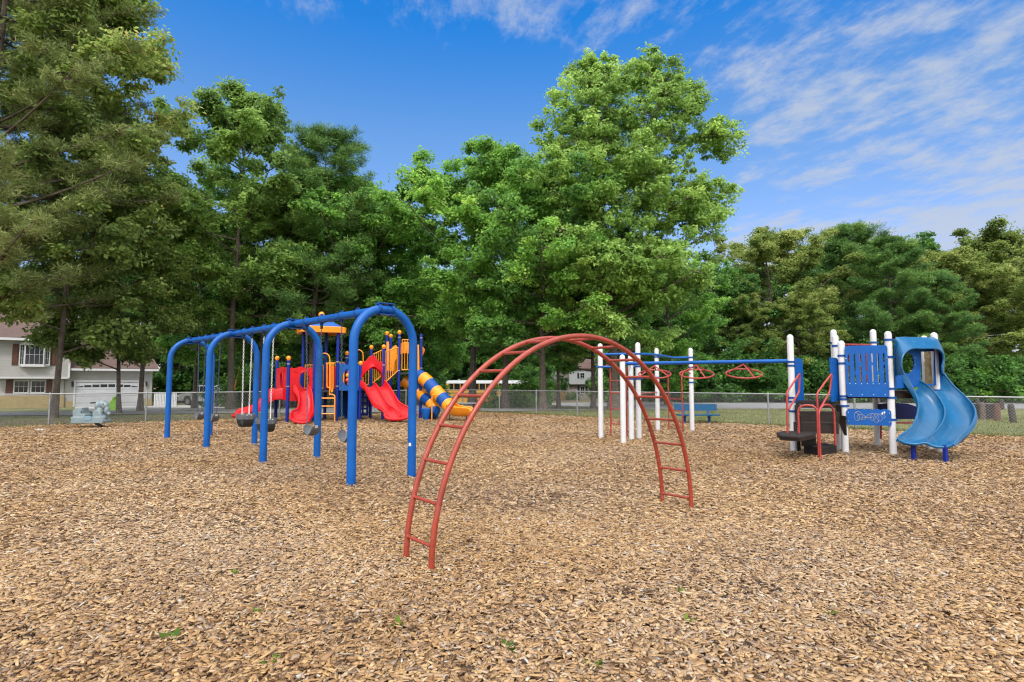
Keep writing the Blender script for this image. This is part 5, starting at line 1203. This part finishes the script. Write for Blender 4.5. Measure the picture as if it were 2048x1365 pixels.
def build_far_bits():
    # bollards on the lawn
    for px_, pyb, pyt, wpx, rz, lab in ((1966, 840, 806, 9, .1, 'weathered grey timber post, left of the dark slatted box'), (1995, 842, 808, 11, .2, 'reddish brown timber post, right of the dark slatted box'), (2027, 846, 809, 11, .3, 'dark leaning timber post standing alone near the right edge'), (2004, 820, 800, 8, 0, 'small far timber post at the road edge behind the others'), (1956, 820, 798, 6, 0, 'thin dark far post at the road edge by the slide')):
        g = T(px_, pyb); k = g.y / F_PX; h = (pyb - pyt) * k; r = wpx * k / 2
        m = MB(); m.lathe([(r * 1.05, -.1), (r * 1.05, h * .5), (r * .96, h - .04), (r * .7, h), (.001, h + .01)], g, 9, axis=(-.10 if 'leaning' in lab else .01, 0, 1), smooth=False); o = m.build('timber_post', paint('weathered_timber', (.13, .10, .085) if 'grey' in lab else (.12, .065, .05) if 'red' in lab else (.06, .05, .045), .95, .35, 14, bump=1.0, bscale=30), None, bevel=.01)
        tag(o, lab, 'post', 'timber posts on the lawn by the road')
    g = T(1981, 839); k = g.y / F_PX; m = MB(); w0, h = 20 * k, 30 * k
    for i in range(6): m.box(g + Vector((0, 0, h * (i + .5) / 6)), (w0, .03, h / 6 - .012))
    for s in (-1, 1): m.box(g + Vector((w0 * .46 * s, .04, h / 2)), (.05, .05, h))
    m.box(g + Vector((0, .3, h / 2)), (w0 * .98, .5, h * .97)); o = m.build('slatted_box', paint('dark_stained_wood', (.03, .022, .025), .8, .3, 10), None); tag(o, 'dark slatted wooden box between two timber posts on the lawn', 'box')
    # aluminium bench beyond the tube slide
    Y = 27.2; c = P(925, 807, Y); root = thing('aluminium_bench', 'pale aluminium plank bench behind the end of the striped tube slide', 'bench', (c.x, c.y, 0))
    m = MB(); m.box(c, (1.75, .26, .05)); m.build('seat', M['steel'], root, bevel=.008)
    for s in (-.6, .55): m = MB(); m.bar(c + Vector((s, 0, -.03)), c + Vector((s + .12, -.1, -c.z)), .05, .05, up=(0, 1, 0)); m.bar(c + Vector((s, 0, -.03)), c + Vector((s - .12, .1, -c.z)), .05, .05, up=(0, 1, 0)); m.build('leg', M['black'], root)
    # yellow guy wire guard
    a, b = P(466, 790, 38), P(473, 760, 38); m = MB(); d = (b - a); m.tube([a - d * .9, a, a.lerp(b, .5), b], [.012, .055, .055, .045], 8); m.tube([b, b + d * 4.0], .012, 6); o = m.build('guy_wire_guard', M['yellow'], None); tag(o, 'slanted yellow guy wire guard among dark bushes left of the bucket swings', 'guy wire')
    # litter
    g = Gd(80, 862); m = MB(); rows = [[g + Vector((.16 * (u - .5) * 1.6, .12 * (v - .5), .02 + .035 * abs(math.sin(u * 7 + v * 4)))) for v in np.linspace(0, 1, 5)] for u in np.linspace(0, 1, 9)]; m.sheet(rows, .003); o = m.build('litter', paint('white_paper', (.7, .72, .72), .6), None); tag(o, 'crumpled white scrap of litter on the chips by the left fence', 'litter')
    # utility pole and lines
    b = T(2013, 812); b = Vector((P(2013, 780, 62).x, 62, float(terr(P(2013, 780, 62).x, 62)))); top = P(2013, 545, 62)
    root = thing('utility_pole', 'grey utility pole among the trees near the right edge', 'utility pole', tuple(b)); m = MB(); m.tube([b, b.lerp(Vector((b.x, b.y, top.z)), .5), Vector((b.x, b.y, top.z))], [.19, .16, .13], 10); m.build('pole', paint('grey_pole_wood', (.22, .2, .18), .9, .2, 8), root)
    m = MB(); m.box((b.x, b.y, top.z - .5), (2.2, .12, .12)); m.build('cross_arm', M['bark'], root)
    for i, (l, r, yl, yr) in enumerate((((1450), 2300, 551, 470), (1450, 2300, 610, 590), (1640, 2300, 640, 585))):
        A, B = P(l, yl + 60, 56), P(r, yr + 45, 52); m = MB(); m.tube([A.lerp(B, t) - UP * (1.2 * 4 * t * (1 - t)) for t in np.linspace(0, 1, 24)], .022, 5); o = m.build('power_line', M['wire'], None)
        tag(o, ('highest thin power line sagging across the right hand trees', 'middle thin power line across the right hand trees', 'lowest thin power line across the right hand trees')[i], 'power line', 'power lines before the right hand trees')
build_far_bits()

# ------------------------------------------------------------------ trees and bushes
def leaves_np(centers, radii, per, ln, wd, flat, tone_c, rng, needle=False, droop=.25, crown_c=None):
    n = len(centers); tot = n * per
    C = np.repeat(centers, per, 0); R = np.repeat(radii, per)
    d = rng.normal(size=(tot, 3)); d /= np.linalg.norm(d, axis=1)[:, None]; rr = rng.random(tot) ** (.55)
    off = d * (rr * R)[:, None]; off[:, 2] *= flat; off[:, :2] *= np.repeat(np.exp(rng.normal(0, .28, (n, 2))), per, 0); p = C + off
    out = off / (np.linalg.norm(off, axis=1)[:, None] + 1e-6)
    nrm = out * .55 + np.array([0, 0, .75]) + rng.normal(size=(tot, 3)) * .55; nrm /= np.linalg.norm(nrm, axis=1)[:, None]
    if needle: ax = out * .9 + np.array([0, 0, .35]) + rng.normal(size=(tot, 3)) * .45
    else: ax = out * .6 + np.array([0, 0, -droop]) + rng.normal(size=(tot, 3)) * .6
    ax -= nrm * (ax * nrm).sum(1)[:, None] * (.4 if needle else 1.0); ax /= np.linalg.norm(ax, axis=1)[:, None] + 1e-9
    bx = np.cross(nrm, ax); bx /= np.linalg.norm(bx, axis=1)[:, None] + 1e-9
    L = ln * np.exp(rng.normal(0, .25, tot)); W = wd * np.exp(rng.normal(0, .25, tot))
    a0 = p - ax * (L * .5)[:, None]; a1 = p + ax * (L * .5)[:, None]; m = p + ax * (L * .06)[:, None] - nrm * (W * .18)[:, None]
    V = np.stack([a0, m + bx * (W * .5)[:, None] + nrm * (W * .3)[:, None], a1, m - bx * (W * .5)[:, None] + nrm * (W * .3)[:, None]], 1).reshape(-1, 3)
    Q = np.arange(tot * 4).reshape(-1, 4)
    tone = np.clip(np.repeat(tone_c, per) + rng.normal(0, .14, tot), 0, 1)
    return V, Q, np.repeat(tone, 4)
def make_tree(kind, seed, H, base, R, leafkey, n_limb=18, n_sec=6, n_ter=3, per=90, ln=.24, wd=.15, cr=.62, flat=.62, trunk_r=.24, lean=(0, 0), top_taper=.55, low_fill=.0, droop=.25, prof=None, dead=0, wob=1.0, rise_hi=.75, rise0=.15, lobes=()):
    """broadleaf tree: trunk, limbs, twigs, leaf clumps at the twig ends. Returns (trunk mesh object data, crown data)"""
    rng = np.random.default_rng(seed); rnd = random.Random(seed); mb = MB(); cents, rads, tones = [], [], []
    def trunk_at(t):
        return Vector((lean[0] * H * t + .25 * wob * math.sin(t * 5 + seed) * t, lean[1] * H * t + .25 * wob * math.sin(t * 4.1 + seed * 2) * t, H * .93 * t))
    tp = [trunk_at(i / 14) for i in range(15)]; tr = [trunk_r * (1 - .93 * (i / 14) ** .85) + .015 for i in range(15)]
    nodes_ = []; tr[0] *= 1.45; mb.tube([tp[0] - Vector((0, 0, .3))] + tp, [tr[0] * 1.1] + tr, 9, cap=False)
    prof = prof or (lambda u: math.sin(PI * min(1, .12 + .88 * u) ** .85) ** .7)
    for i in range(n_limb):
        u = (i + rnd.random()) / n_limb; t = base / H + (1 - base / H) * u ** .9 * .98; t = min(t, .985)
        o = trunk_at(t); az = i * 2.399 + rnd.uniform(-.5, .5); ln_ = R * prof(u) * rnd.uniform(.72, 1.18)
        rise = rnd.uniform(rise0, rise0 + .35) + rise_hi * u ** 2; d = Vector((math.cos(az), math.sin(az), 0))
        end = o + d * ln_ + Vector((0, 0, ln_ * rise * (1 - .0))); 
        if u > .9: end = o + d * ln_ * .6 + Vector((0, 0, .8 + rnd.random() * .5))
        ctl = o.lerp(end, .5) + Vector((0, 0, -.12 * ln_ + rnd.uniform(-.2, .3))); br = max(.018, trunk_r * .38 * (1 - .75 * u))
        path = [o.lerp(ctl, s).lerp(ctl.lerp(end, s), s) for s in np.linspace(0, 1, 7)]
        mb.tube(path, [br * (1 - .82 * k / 6) + .006 for k in range(7)], 6, cap=False)
        tone_l = rnd.gauss(.5, .09); nodes_ += path[2:]
        for k in range(n_sec):
            s = .30 + .70 * (k + rnd.random() * .8) / n_sec; s = min(s, 1.0); q = o.lerp(ctl, s).lerp(ctl.lerp(end, s), s)
            if k == n_sec - 1: q = end
            sd = (d * rnd.uniform(.1, .9) + Vector((-d.y, d.x, 0)) * rnd.choice((-1, 1)) * rnd.uniform(.3, 1.1) + Vector((0, 0, rnd.uniform(-.25, .75)))).normalized()
            l2 = ln_ * rnd.uniform(.18, .40) * (1.15 - .45 * s) + .25; e2 = q + sd * l2; mid = q.lerp(e2, .5) + Vector((0, 0, .08 * l2)); b2 = max(.009, br * .35)
            mb.tube([q, mid, e2], [b2, b2 * .7, .005], 4, cap=False)
            for j in range(n_ter):
                w_ = rnd.random(); c = q.lerp(e2, .35 + .65 * w_) + Vector((rnd.gauss(0, .28), rnd.gauss(0, .28), rnd.gauss(.05, .2))) * cr * 1.3
                if dead and rnd.random() < dead: continue
                cents.append(c); rads.append(cr * rnd.uniform(.6, 1.25)); tones.append(np.clip(tone_l + rnd.gauss(0, .12), .05, .95))
    # fill the crown's own outline: twigs to clumps scattered through each lobe
    for (x, y, z, rx, ry, rz, k) in lobes:
        tl = rnd.gauss(.5, .06)
        for _ in range(k):
            d = Vector((rnd.gauss(0, 1), rnd.gauss(0, 1), rnd.gauss(0, 1))).normalized() * rnd.random() ** .42
            c = Vector((x + d.x * rx, y + d.y * ry, z + d.z * rz)); q = min(nodes_, key=lambda n: (n - c).length + max(0, n.z - c.z))
            if _ % 2 == 0: mb.tube([q, q.lerp(c, .5) + Vector((rnd.gauss(0, .1), rnd.gauss(0, .1), -.06)), c], [.022, .013, .004], 4, cap=False)
            if _ % 6 == 0: nodes_.append(q.lerp(c, .75))
            cents.append(c); rads.append(cr * rnd.uniform(.5, 1.3)); tones.append(np.clip(tl + rnd.gauss(0, .13), .05, .95))
    V, Q, tn = leaves_np(np.array([tuple(c) for c in cents]), np.array(rads), per, ln, wd, flat, np.array(tones), rng, False, droop)
    return finish(kind, mb, V, Q, tn, leafkey)
def make_pine(kind, seed, H, base, R, leafkey, n_whorl=16, per_whorl=4, n_sec=7, per=60, ln=.26, wd=.022, cr=.36, trunk_r=.2, cones=False, layered=.0, n_ter=2):
    rng = np.random.default_rng(seed); rnd = random.Random(seed); mb = MB(); cents, rads, tones, cone = [], [], [], []
    ta = lambda t: Vector((.3 * math.sin(t * 3 + seed), .3 * math.sin(t * 2.3 + seed * 1.7), H * t))
    mb.tube([ta(0) - Vector((0, 0, .3))] + [ta(i / 12) for i in range(13)], [trunk_r * 1.2] + [trunk_r * (1 - .92 * i / 12) for i in range(13)], 8, cap=False)
    for i in range(n_whorl):
        u = i / (n_whorl - 1); t = base / H + (1 - base / H) * u; o = ta(min(t, .99)) 
        for k in range(per_whorl):
            az = k * 2 * PI / per_whorl + i * 1.1 + rnd.uniform(-.4, .4); l = R * (1 - u) ** .6 * rnd.uniform(.65, 1.15) * (.6 + .4 * min(1, u * 4 + .3)) + .5; d = Vector((math.cos(az), math.sin(az), 0)); rise = rnd.uniform(-.02, .25) + .5 * u ** 2
            path = [o + d * (l * s) + Vector((0, 0, l * (rise * s + .16 * s * s - layered * s))) for s in np.linspace(0, 1, 6)]
            br = max(.014, trunk_r * .3 * (1 - .7 * u)); mb.tube(path, [br * (1 - .8 * s / 5) + .004 for s in range(6)], 5, cap=False); tl = rnd.gauss(.5, .1)
            for j in range(n_sec):
                s = .25 + .75 * (j + rnd.random()) / n_sec; s = min(s, 1); q = path[min(int(s * 5), 4)].lerp(path[min(int(s * 5) + 1, 5)], s * 5 - int(s * 5)) if s < 1 else path[5]
                e = q + (d * .6 + Vector((-d.y, d.x, 0)) * rnd.uniform(-1, 1) + Vector((0, 0, rnd.uniform(0, .5)))).normalized() * rnd.uniform(.25, .75) * (1 + l * .12); mb.tube([q, e], [.01, .004], 3, cap=False)
                for _ in range(n_ter):
                    c = q.lerp(e, rnd.uniform(.4, 1.1)) + Vector((rnd.gauss(0, .1), rnd.gauss(0, .1), rnd.gauss(.03, .06)))
                    cents.append(c); rads.append(cr * rnd.uniform(.7, 1.3)); tones.append(np.clip(tl + rnd.gauss(0, .13), .05, .95))
                if cones and rnd.random() < cones: cone.append(q.lerp(e, rnd.random()) + Vector((rnd.gauss(0, .06), rnd.gauss(0, .06), rnd.gauss(0, .05))))
    V, Q, tn = leaves_np(np.array([tuple(c) for c in cents]), np.array(rads), per, ln, wd, .6, np.array(tones), rng, True)
    tr = finish(kind, mb, V, Q, tn, leafkey)
    if cone:
        m = MB()
        for c in cone: m.lathe([(.001, -.05), (.035, -.03), (.045, 0), (.03, .04), (.001, .055)], c, 6, axis=(rnd.gauss(0, .5), rnd.gauss(0, .5), 1), smooth=False)
        o = m.build('pine_cones', M['cone'], None); o['kind'] = 'stuff'; o.parent = tr
    return tr
M['cone'] = paint('pine_cone', (.035, .020, .012), .85, .3, 20)
def make_bush(kind, seed, H, R, leafkey, n=90, per=90, ln=.17, wd=.1, cr=.45):
    rng = np.random.default_rng(seed); rnd = random.Random(seed); mb = MB(); cents, rads, tones = [], [], []
    for i in range(n):
        az = rnd.uniform(0, 2 * PI); el = math.asin(rnd.uniform(.02, 1)); k = rnd.uniform(.55, 1.05) * (1 + .22 * math.sin(az * 3 + seed) + .12 * math.sin(az * 7))
        c = Vector((R * k * math.cos(az) * math.cos(el), R * k * math.sin(az) * math.cos(el), H * k * math.sin(el) * .95 + .15))
        cents.append(c); rads.append(cr * rnd.uniform(.6, 1.3)); tones.append(np.clip(rnd.gauss(.48, .16), .05, .95))
        if i % 3 == 0: mb.tube([Vector((rnd.gauss(0, .15), rnd.gauss(0, .15), -.1)), c * .5 + Vector((0, 0, .15 * H)), c], [.035, .02, .006], 5, cap=False)
    V, Q, tn = leaves_np(np.array([tuple(c) for c in cents]), np.array(rads), per, ln, wd, .75, np.array(tones), rng)
    return finish(kind, mb, V, Q, tn, leafkey, 'stems', 'foliage')
def finish(kind, mb, V, Q, tn, leafkey, tname='trunk', cname='crown'):
    root = bpy.data.objects.new(kind, None); COL.objects.link(root)
    t = mb.build(tname, M['bark'], None); t.parent = root
    c = mesh_np(cname, V, Q, LEAF[leafkey], tn, parent=root)
    return root
PROTO = {}; USED = set()
def proto(key):
    if key in PROTO: return PROTO[key]
    f = {
     'giant':  lambda: make_tree('oak_tree', 3, 13.2, 3.0, 4.3, 'fresh', 30, 7, 4, 74, .175, .11, .46, .62, .27, wob=.2, rise_hi=.9, rise0=.1, prof=lambda u: .74 + .26 * math.sin(PI * min(1, u * 1.15)),
         lobes=[((px - 1228) / 39.2, dy, P(px, py, 29).z, rx / 39.2, ry / 39.2, rz / 39.2, k) for px, py, rx, rz, ry, dy, k in
                ((1270, 250, 125, 125, 120, 0, 230), (1170, 250, 80, 95, 90, -.5, 120), (1195, 150, 58, 45, 50, .2, 55), (1318, 150, 60, 55, 50, 0, 65), (1375, 210, 60, 55, 60, .3, 60), (1440, 285, 58, 42, 50, -.3, 55), (1420, 385, 72, 34, 60, .3, 60), (1400, 440, 50, 28, 50, -.6, 40), (1120, 370, 90, 90, 100, -.6, 110), (1290, 380, 120, 80, 110, -.8, 120), (1200, 520, 150, 80, 130, -1.2, 170), (1310, 560, 110, 70, 120, -.8, 110))]),
     'oak_a':  lambda: make_tree('oak_tree', 11, 13.2, 2.6, 4.4, 'oak', 28, 8, 6, 62, .17, .11, .46, .62, .16, rise_hi=.9),
     'oak_b':  lambda: make_tree('oak_tree', 23, 15.0, 4.0, 4.0, 'fresh', 26, 8, 6, 58, .165, .10, .45, .6, .14, dead=.06, rise_hi=.95),
     'oak_low': lambda: make_tree('maple_tree', 31, 12.0, 1.4, 4.8, 'oak', 30, 8, 6, 62, .17, .115, .48, .62, .22, rise_hi=.85),
     'oak_mid': lambda: make_tree('maple_tree', 37, 13.0, 3.0, 4.9, 'oak', 28, 8, 6, 74, .17, .115, .48, .62, .22, rise_hi=.85),
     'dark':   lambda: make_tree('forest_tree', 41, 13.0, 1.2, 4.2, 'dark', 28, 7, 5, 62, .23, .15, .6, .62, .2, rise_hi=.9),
     'rusty':  lambda: make_tree('oak_tree', 53, 14.6, 1.8, 2.9, 'rusty', 30, 8, 6, 54, .145, .088, .42, .62, .078, dead=.1, rise_hi=.95, lean=(.05, 0)),
     'slim':   lambda: make_tree('oak_tree', 61, 12.5, 3.0, 3.1, 'rusty', 24, 8, 6, 64, .15, .085, .42, .64, .12, droop=.6, rise_hi=.85),
     'yellow': lambda: make_tree('chestnut_oak', 71, 14.5, 2.0, 5.6, 'yellow', 30, 8, 6, 74, .20, .11, .55, .58, .22, droop=.5),
     'round':  lambda: make_tree('oak_tree', 83, 14, 2.4, 5.6, 'yellow', 30, 8, 6, 74, .22, .13, .58, .62, .24),
     'pine_big': lambda: make_pine('pine_tree', 5, 21, 4.0, 5.5, 'olive', 22, 5, 9, 74, .2, .022, .34, .26, cones=.20, n_ter=4),
     'pine':   lambda: make_pine('pine_tree', 17, 15, 3.5, 3.6, 'pine', 17, 4, 8, 60, .26, .026, .40, .19, n_ter=3),
     'pine_layer': lambda: make_pine('pine_tree', 29, 14.5, 2.5, 5.2, 'pine', 12, 5, 9, 74, .3, .034, .5, .22, layered=.12, n_ter=4),
     'bush_a': lambda: make_bush('bush', 7, 2.6, 2.4, 'bush', 110, 80, .2, .12, .5),
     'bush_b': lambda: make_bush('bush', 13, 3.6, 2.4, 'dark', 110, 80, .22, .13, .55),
     'bush_c': lambda: make_bush('bush', 19, 1.6, 1.6, 'bush', 70, 70, .16, .1, .36),
    }[key]
    PROTO[key] = f(); return PROTO[key]
def plant(key, label, cat, pos, sc=1.0, rz=0.0, group=None, zs=1.0):
    p = proto(key)
    o = p if key not in USED else copy_tree(p)
    USED.add(key); o.location = pos; o.rotation_euler = (0, 0, rz); o.scale = (sc, sc, sc * zs)
    for k in ('group',):
        if k in o.keys(): del o[k]
    return tag(o, label, cat, group)
def gp(px, Y):
    x = P(px, 780, Y).x; return Vector((x, Y, float(terr(x, Y)) - .02))
def build_trees():
    GL, GC, GR, GB = 'trees along the left fence', 'trees at the far corner of the fence', 'trees across the road on the right', 'bushes at the edge of the woods'
    # left verge
    plant('pine_big', 'tall olive pine full of dark cones filling the top left corner', 'tree', gp(-62, 20.5), 1.05, 1.9)
    plant('pine_big', 'second olive pine behind the cone laden pine, cut by the left edge', 'tree', gp(-120, 25), 1.2, 3.9)
    plant('rusty', 'brown tinged oak whose trunk hides the right side of the bay window', 'tree', gp(110, 23.0), 1.28, 0, GL)
    plant('rusty', 'tall brown tinged oak in front of the middle of the white garage door', 'tree', gp(240, 26.5), 1.0, 3.6, GL)
    plant('slim', 'thin dark trunked oak before the right end of the garage door', 'tree', gp(282, 29.0), .95, 2.4, GL)
    plant('oak_b', 'tall bright green oak rising above the far half of the swing frame', 'tree', gp(462, 31), 1.22, .5, GL)
    plant('oak_a', 'green oak whose trunk stands in front of the silver pickup', 'tree', gp(390, 36), .95, 2.0, GL)
    plant('oak_b', 'bright green oak behind the toddler bucket swings', 'tree', gp(520, 33), .88, 2.9, GL)
    plant('pine', 'thin crowned dark pine rising behind the canopy of the play structure', 'tree', gp(632, 33), 1.06, .4, GL)
    plant('oak_a', 'green oak behind the yellow ball topped canopy', 'tree', gp(575, 37), 1.16, 4.0, GL)
    plant('oak_low', 'leafy maple behind the double red slide', 'tree', gp(708, 36), 1.2, 1.0, GL)
    plant('oak_a', 'green oak left of the dip in the tree line', 'tree', gp(760, 41), 1.1, 5.2, GL)
    plant('oak_low', 'lower green maple filling the dip in the tree line', 'tree', gp(835, 42), .85, 2.2, GL)
    # corner group
    plant('oak_mid', 'broad dense maple behind the lower end of the striped tube slide', 'tree', gp(945, 35), 1.08, .2, GC)
    plant('oak_a', 'dense oak above the apex of the red arch', 'tree', gp(1010, 31), 1.1, 1.7, GC)
    plant('giant', 'tallest green oak of the picture with a broad open crown', 'tree', gp(1228, 29), 1.0, 0, GC)
    plant('oak_mid', 'stout trunked maple standing left of the distant stone house', 'tree', gp(1086, 29.5), .9, 4.1, GC)
    plant('slim', 'thin leaning trunk crossing the front of the stone house', 'tree', gp(1117, 32), .8, 5.0, GC)
    plant('oak_a', 'oak whose trunk stands just left of the white ring climber posts', 'tree', gp(1186, 31.5), .78, 3.3, GC)
    plant('oak_low', 'fresh green maple right of the tallest oak, above the ring beam', 'tree', gp(1335, 36), .78, 5.5, GC)
    # right, across the road
    R = [('dark', 1425, 47, .80, 'dark tree at the left end of the woods across the road'), ('yellow', 1545, 50, .98, 'yellow tasselled oak with round crown, left of the pines across the road'),
         ('dark', 1640, 62, 1.2, 'dark tree between the yellow tasselled oak and the layered pines'), ('pine_layer', 1705, 52, 1.0, 'dark layered pine above the tall white posts'), ('dark', 1760, 66, 1.3, 'tall dark tree topping the ridge behind the pines'),
         ('pine_layer', 1795, 45, .82, 'layered pine with spreading flat boughs above the blue slide hood'), ('dark', 1860, 68, 1.32, 'tall dark tree topping the ridge right of the pines'), ('yellow', 1935, 46, .80, 'nearer yellow green oak right of the blue slide'),
         ('round', 2025, 62, 1.22, 'big round crowned oak at the right edge of the skyline'), ('yellow', 1480, 46, .52, 'small yellow green tree above the left red ring'), ('yellow', 1600, 45, .56, 'small yellow green tree behind the white post at the stairs'), ('yellow', 2080, 45, .72, 'yellow green oak cut by the right edge'),
         ('pine_layer', 1880, 43, .62, 'short pine right behind the blue wavy slide'), ('dark', 1960, 72, 1.3, 'dark tree behind the nearer yellow green oak'), ('dark', 1530, 70, 1.15, 'dark tree on the far ridge left of the pines'), ('dark', 2140, 66, 1.2, 'dark tree just outside the right edge')]
    for i, (k, px, Y, sc, lab) in enumerate(R): plant(k, lab, 'tree', gp(px, Y), sc * 1.06, i * 1.3 + .4, GR)
    # deeper woods behind houses and trunks
    B = [(-60, 58, 1.15), (60, 60, 1.1), (170, 58, 1.12), (270, 60, 1.1), (360, 58, 1.1), (450, 62, 1.25), (540, 58, 1.15), (620, 66, 1.3), (690, 60, 1.1), (760, 68, 1.2), (840, 66, 1.0), (920, 72, 1.15), (1000, 74, 1.2), (1025, 70, 1.05), (1130, 112, 1.5), (1220, 108, 1.5), (1280, 62, .95), (1350, 66, 1.0), (1400, 74, 1.1)]
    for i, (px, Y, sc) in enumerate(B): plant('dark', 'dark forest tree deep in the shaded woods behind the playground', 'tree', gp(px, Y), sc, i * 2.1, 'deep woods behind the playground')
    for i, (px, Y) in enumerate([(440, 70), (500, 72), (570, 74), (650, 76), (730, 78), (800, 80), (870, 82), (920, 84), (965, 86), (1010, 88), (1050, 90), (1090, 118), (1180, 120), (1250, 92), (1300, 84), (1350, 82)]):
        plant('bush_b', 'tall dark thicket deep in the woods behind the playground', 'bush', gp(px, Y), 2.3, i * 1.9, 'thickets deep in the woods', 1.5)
    # understory
    U = [('bush_b', 350, 58), ('bush_a', 395, 58.5), ('bush_b', 450, 58), ('bush_a', 490, 44), ('bush_b', 535, 46), ('bush_a', 580, 44), ('bush_b', 630, 47), ('bush_a', 690, 45), ('bush_b', 745, 46), ('bush_a', 800, 47), ('bush_b', 835, 50)]
    for i, (k, px, Y) in enumerate(U): plant(k, 'dark leafy bush at the foot of the woods behind the swings and slides', 'bush', gp(px, Y), 1.15, i * 1.7, GB)
    U2 = [('bush_b', 1040, 62), ('bush_b', 1048, 74), ('bush_b', 1225, 72), ('bush_b', 1290, 50), ('bush_b', 1340, 44), ('bush_b', 1390, 45), ('bush_b', 1440, 43), ('bush_b', 1500, 44), ('bush_b', 1555, 43), ('bush_b', 1610, 44), ('bush_a', 1665, 43), ('bush_b', 1720, 44), ('bush_a', 1780, 43), ('bush_b', 1840, 42), ('bush_a', 1895, 43), ('bush_b', 1950, 42), ('bush_a', 2000, 43), ('bush_b', 2060, 43)]
    for i, (k, px, Y) in enumerate(U2): plant(k, 'dense bush in the hedge of woodland growing along the far side of the road', 'bush', gp(px, Y), 1.1, i * 2.3, 'roadside bushes across the road')
    plant('bush_c', 'dark low shrub in front of the trunk right of the school bus', 'bush', gp(988, 31), .4, .3); plant('bush_c', 'shrub with pale blooms just behind the fence, right of the bus', 'bush', gp(1040, 32), .42, 2.0)
    plant('bush_c', 'small shrub under the wall of the cream house', 'bush', gp(68, 43.2), .4, 1.0); plant('bush_c', 'green shrub beside the steps of the stone house', 'bush', gp(1147, 94.5), .8, 1.0)
    plant('bush_a', 'tall bush half hiding the front of the school bus', 'bush', gp(1052, 50), 1.1, .8)
build_trees()
# ---- green sprouts among the chips
def build_weeds():
    rnd = random.Random(4)
    W = [(344, 1294, 1.5, 'largest green weed clump in the lower left of the chips'), (540, 1343, 1.3, 'bright weed sprout at the bottom edge left of centre'), (470, 1157, 1.0, 'upright single leaf weed left of the red arch'), (175, 1142, .7, 'small weed at far left of the chips'), (562, 1170, .6, 'tiny weed just left of the red arch foot'), (795, 1260, 1.1, 'weed tuft below the left foot of the red arch'), (877, 1152, .8, 'weed growing at the foot of the red arch rail'), (1018, 1310, 1.0, 'weed sprout at bottom centre'), (1373, 1256, 1.2, 'yellow green weed below the right foot of the red arch'), (1308, 1252, .8, 'low weed beside the yellow green weed'), (1190, 1343, 1.0, 'weed near the bottom edge right of centre'), (1363, 1192, .7, 'tiny weed in the chips under the right arch foot'), (1667, 1236, .7, 'lone weed in the right foreground chips'), (1215, 1207, .6, 'faint weed in the middle of the front chips'), (510, 1236, .9, 'weed sprout above the largest weed clump'), (820, 1325, .6, 'small weed near the bottom edge at centre left')]
    for px, py, s, lab in W:
        g = Gd(px, py); V, tn = [], []
        for i in range(rnd.randint(8, 14)):
            a = rnd.uniform(0, 2 * PI); l = rnd.uniform(.03, .075) * s; e = rnd.uniform(.3, 1.1); d = Vector((math.cos(a) * math.cos(e), math.sin(a) * math.cos(e), math.sin(e))); sd = Vector((-d.y, d.x, 0)).normalized() * l * .16
            b = g + Vector((rnd.gauss(0, .008), rnd.gauss(0, .008), .02)); m = b + d * l * .55 + Vector((0, 0, .004)); tip = b + d * l - Vector((0, 0, .012 * s))
            V += [b, m + sd, tip, m - sd]; tn += [rnd.random()] * 4
        o = mesh_np('weed', np.array([tuple(v) for v in V]), np.arange(len(V)).reshape(-1, 4), LEAF['weed'], np.array(tn)); tag(o, lab, 'weed', 'weeds sprouting through the wood chips')
build_weeds()
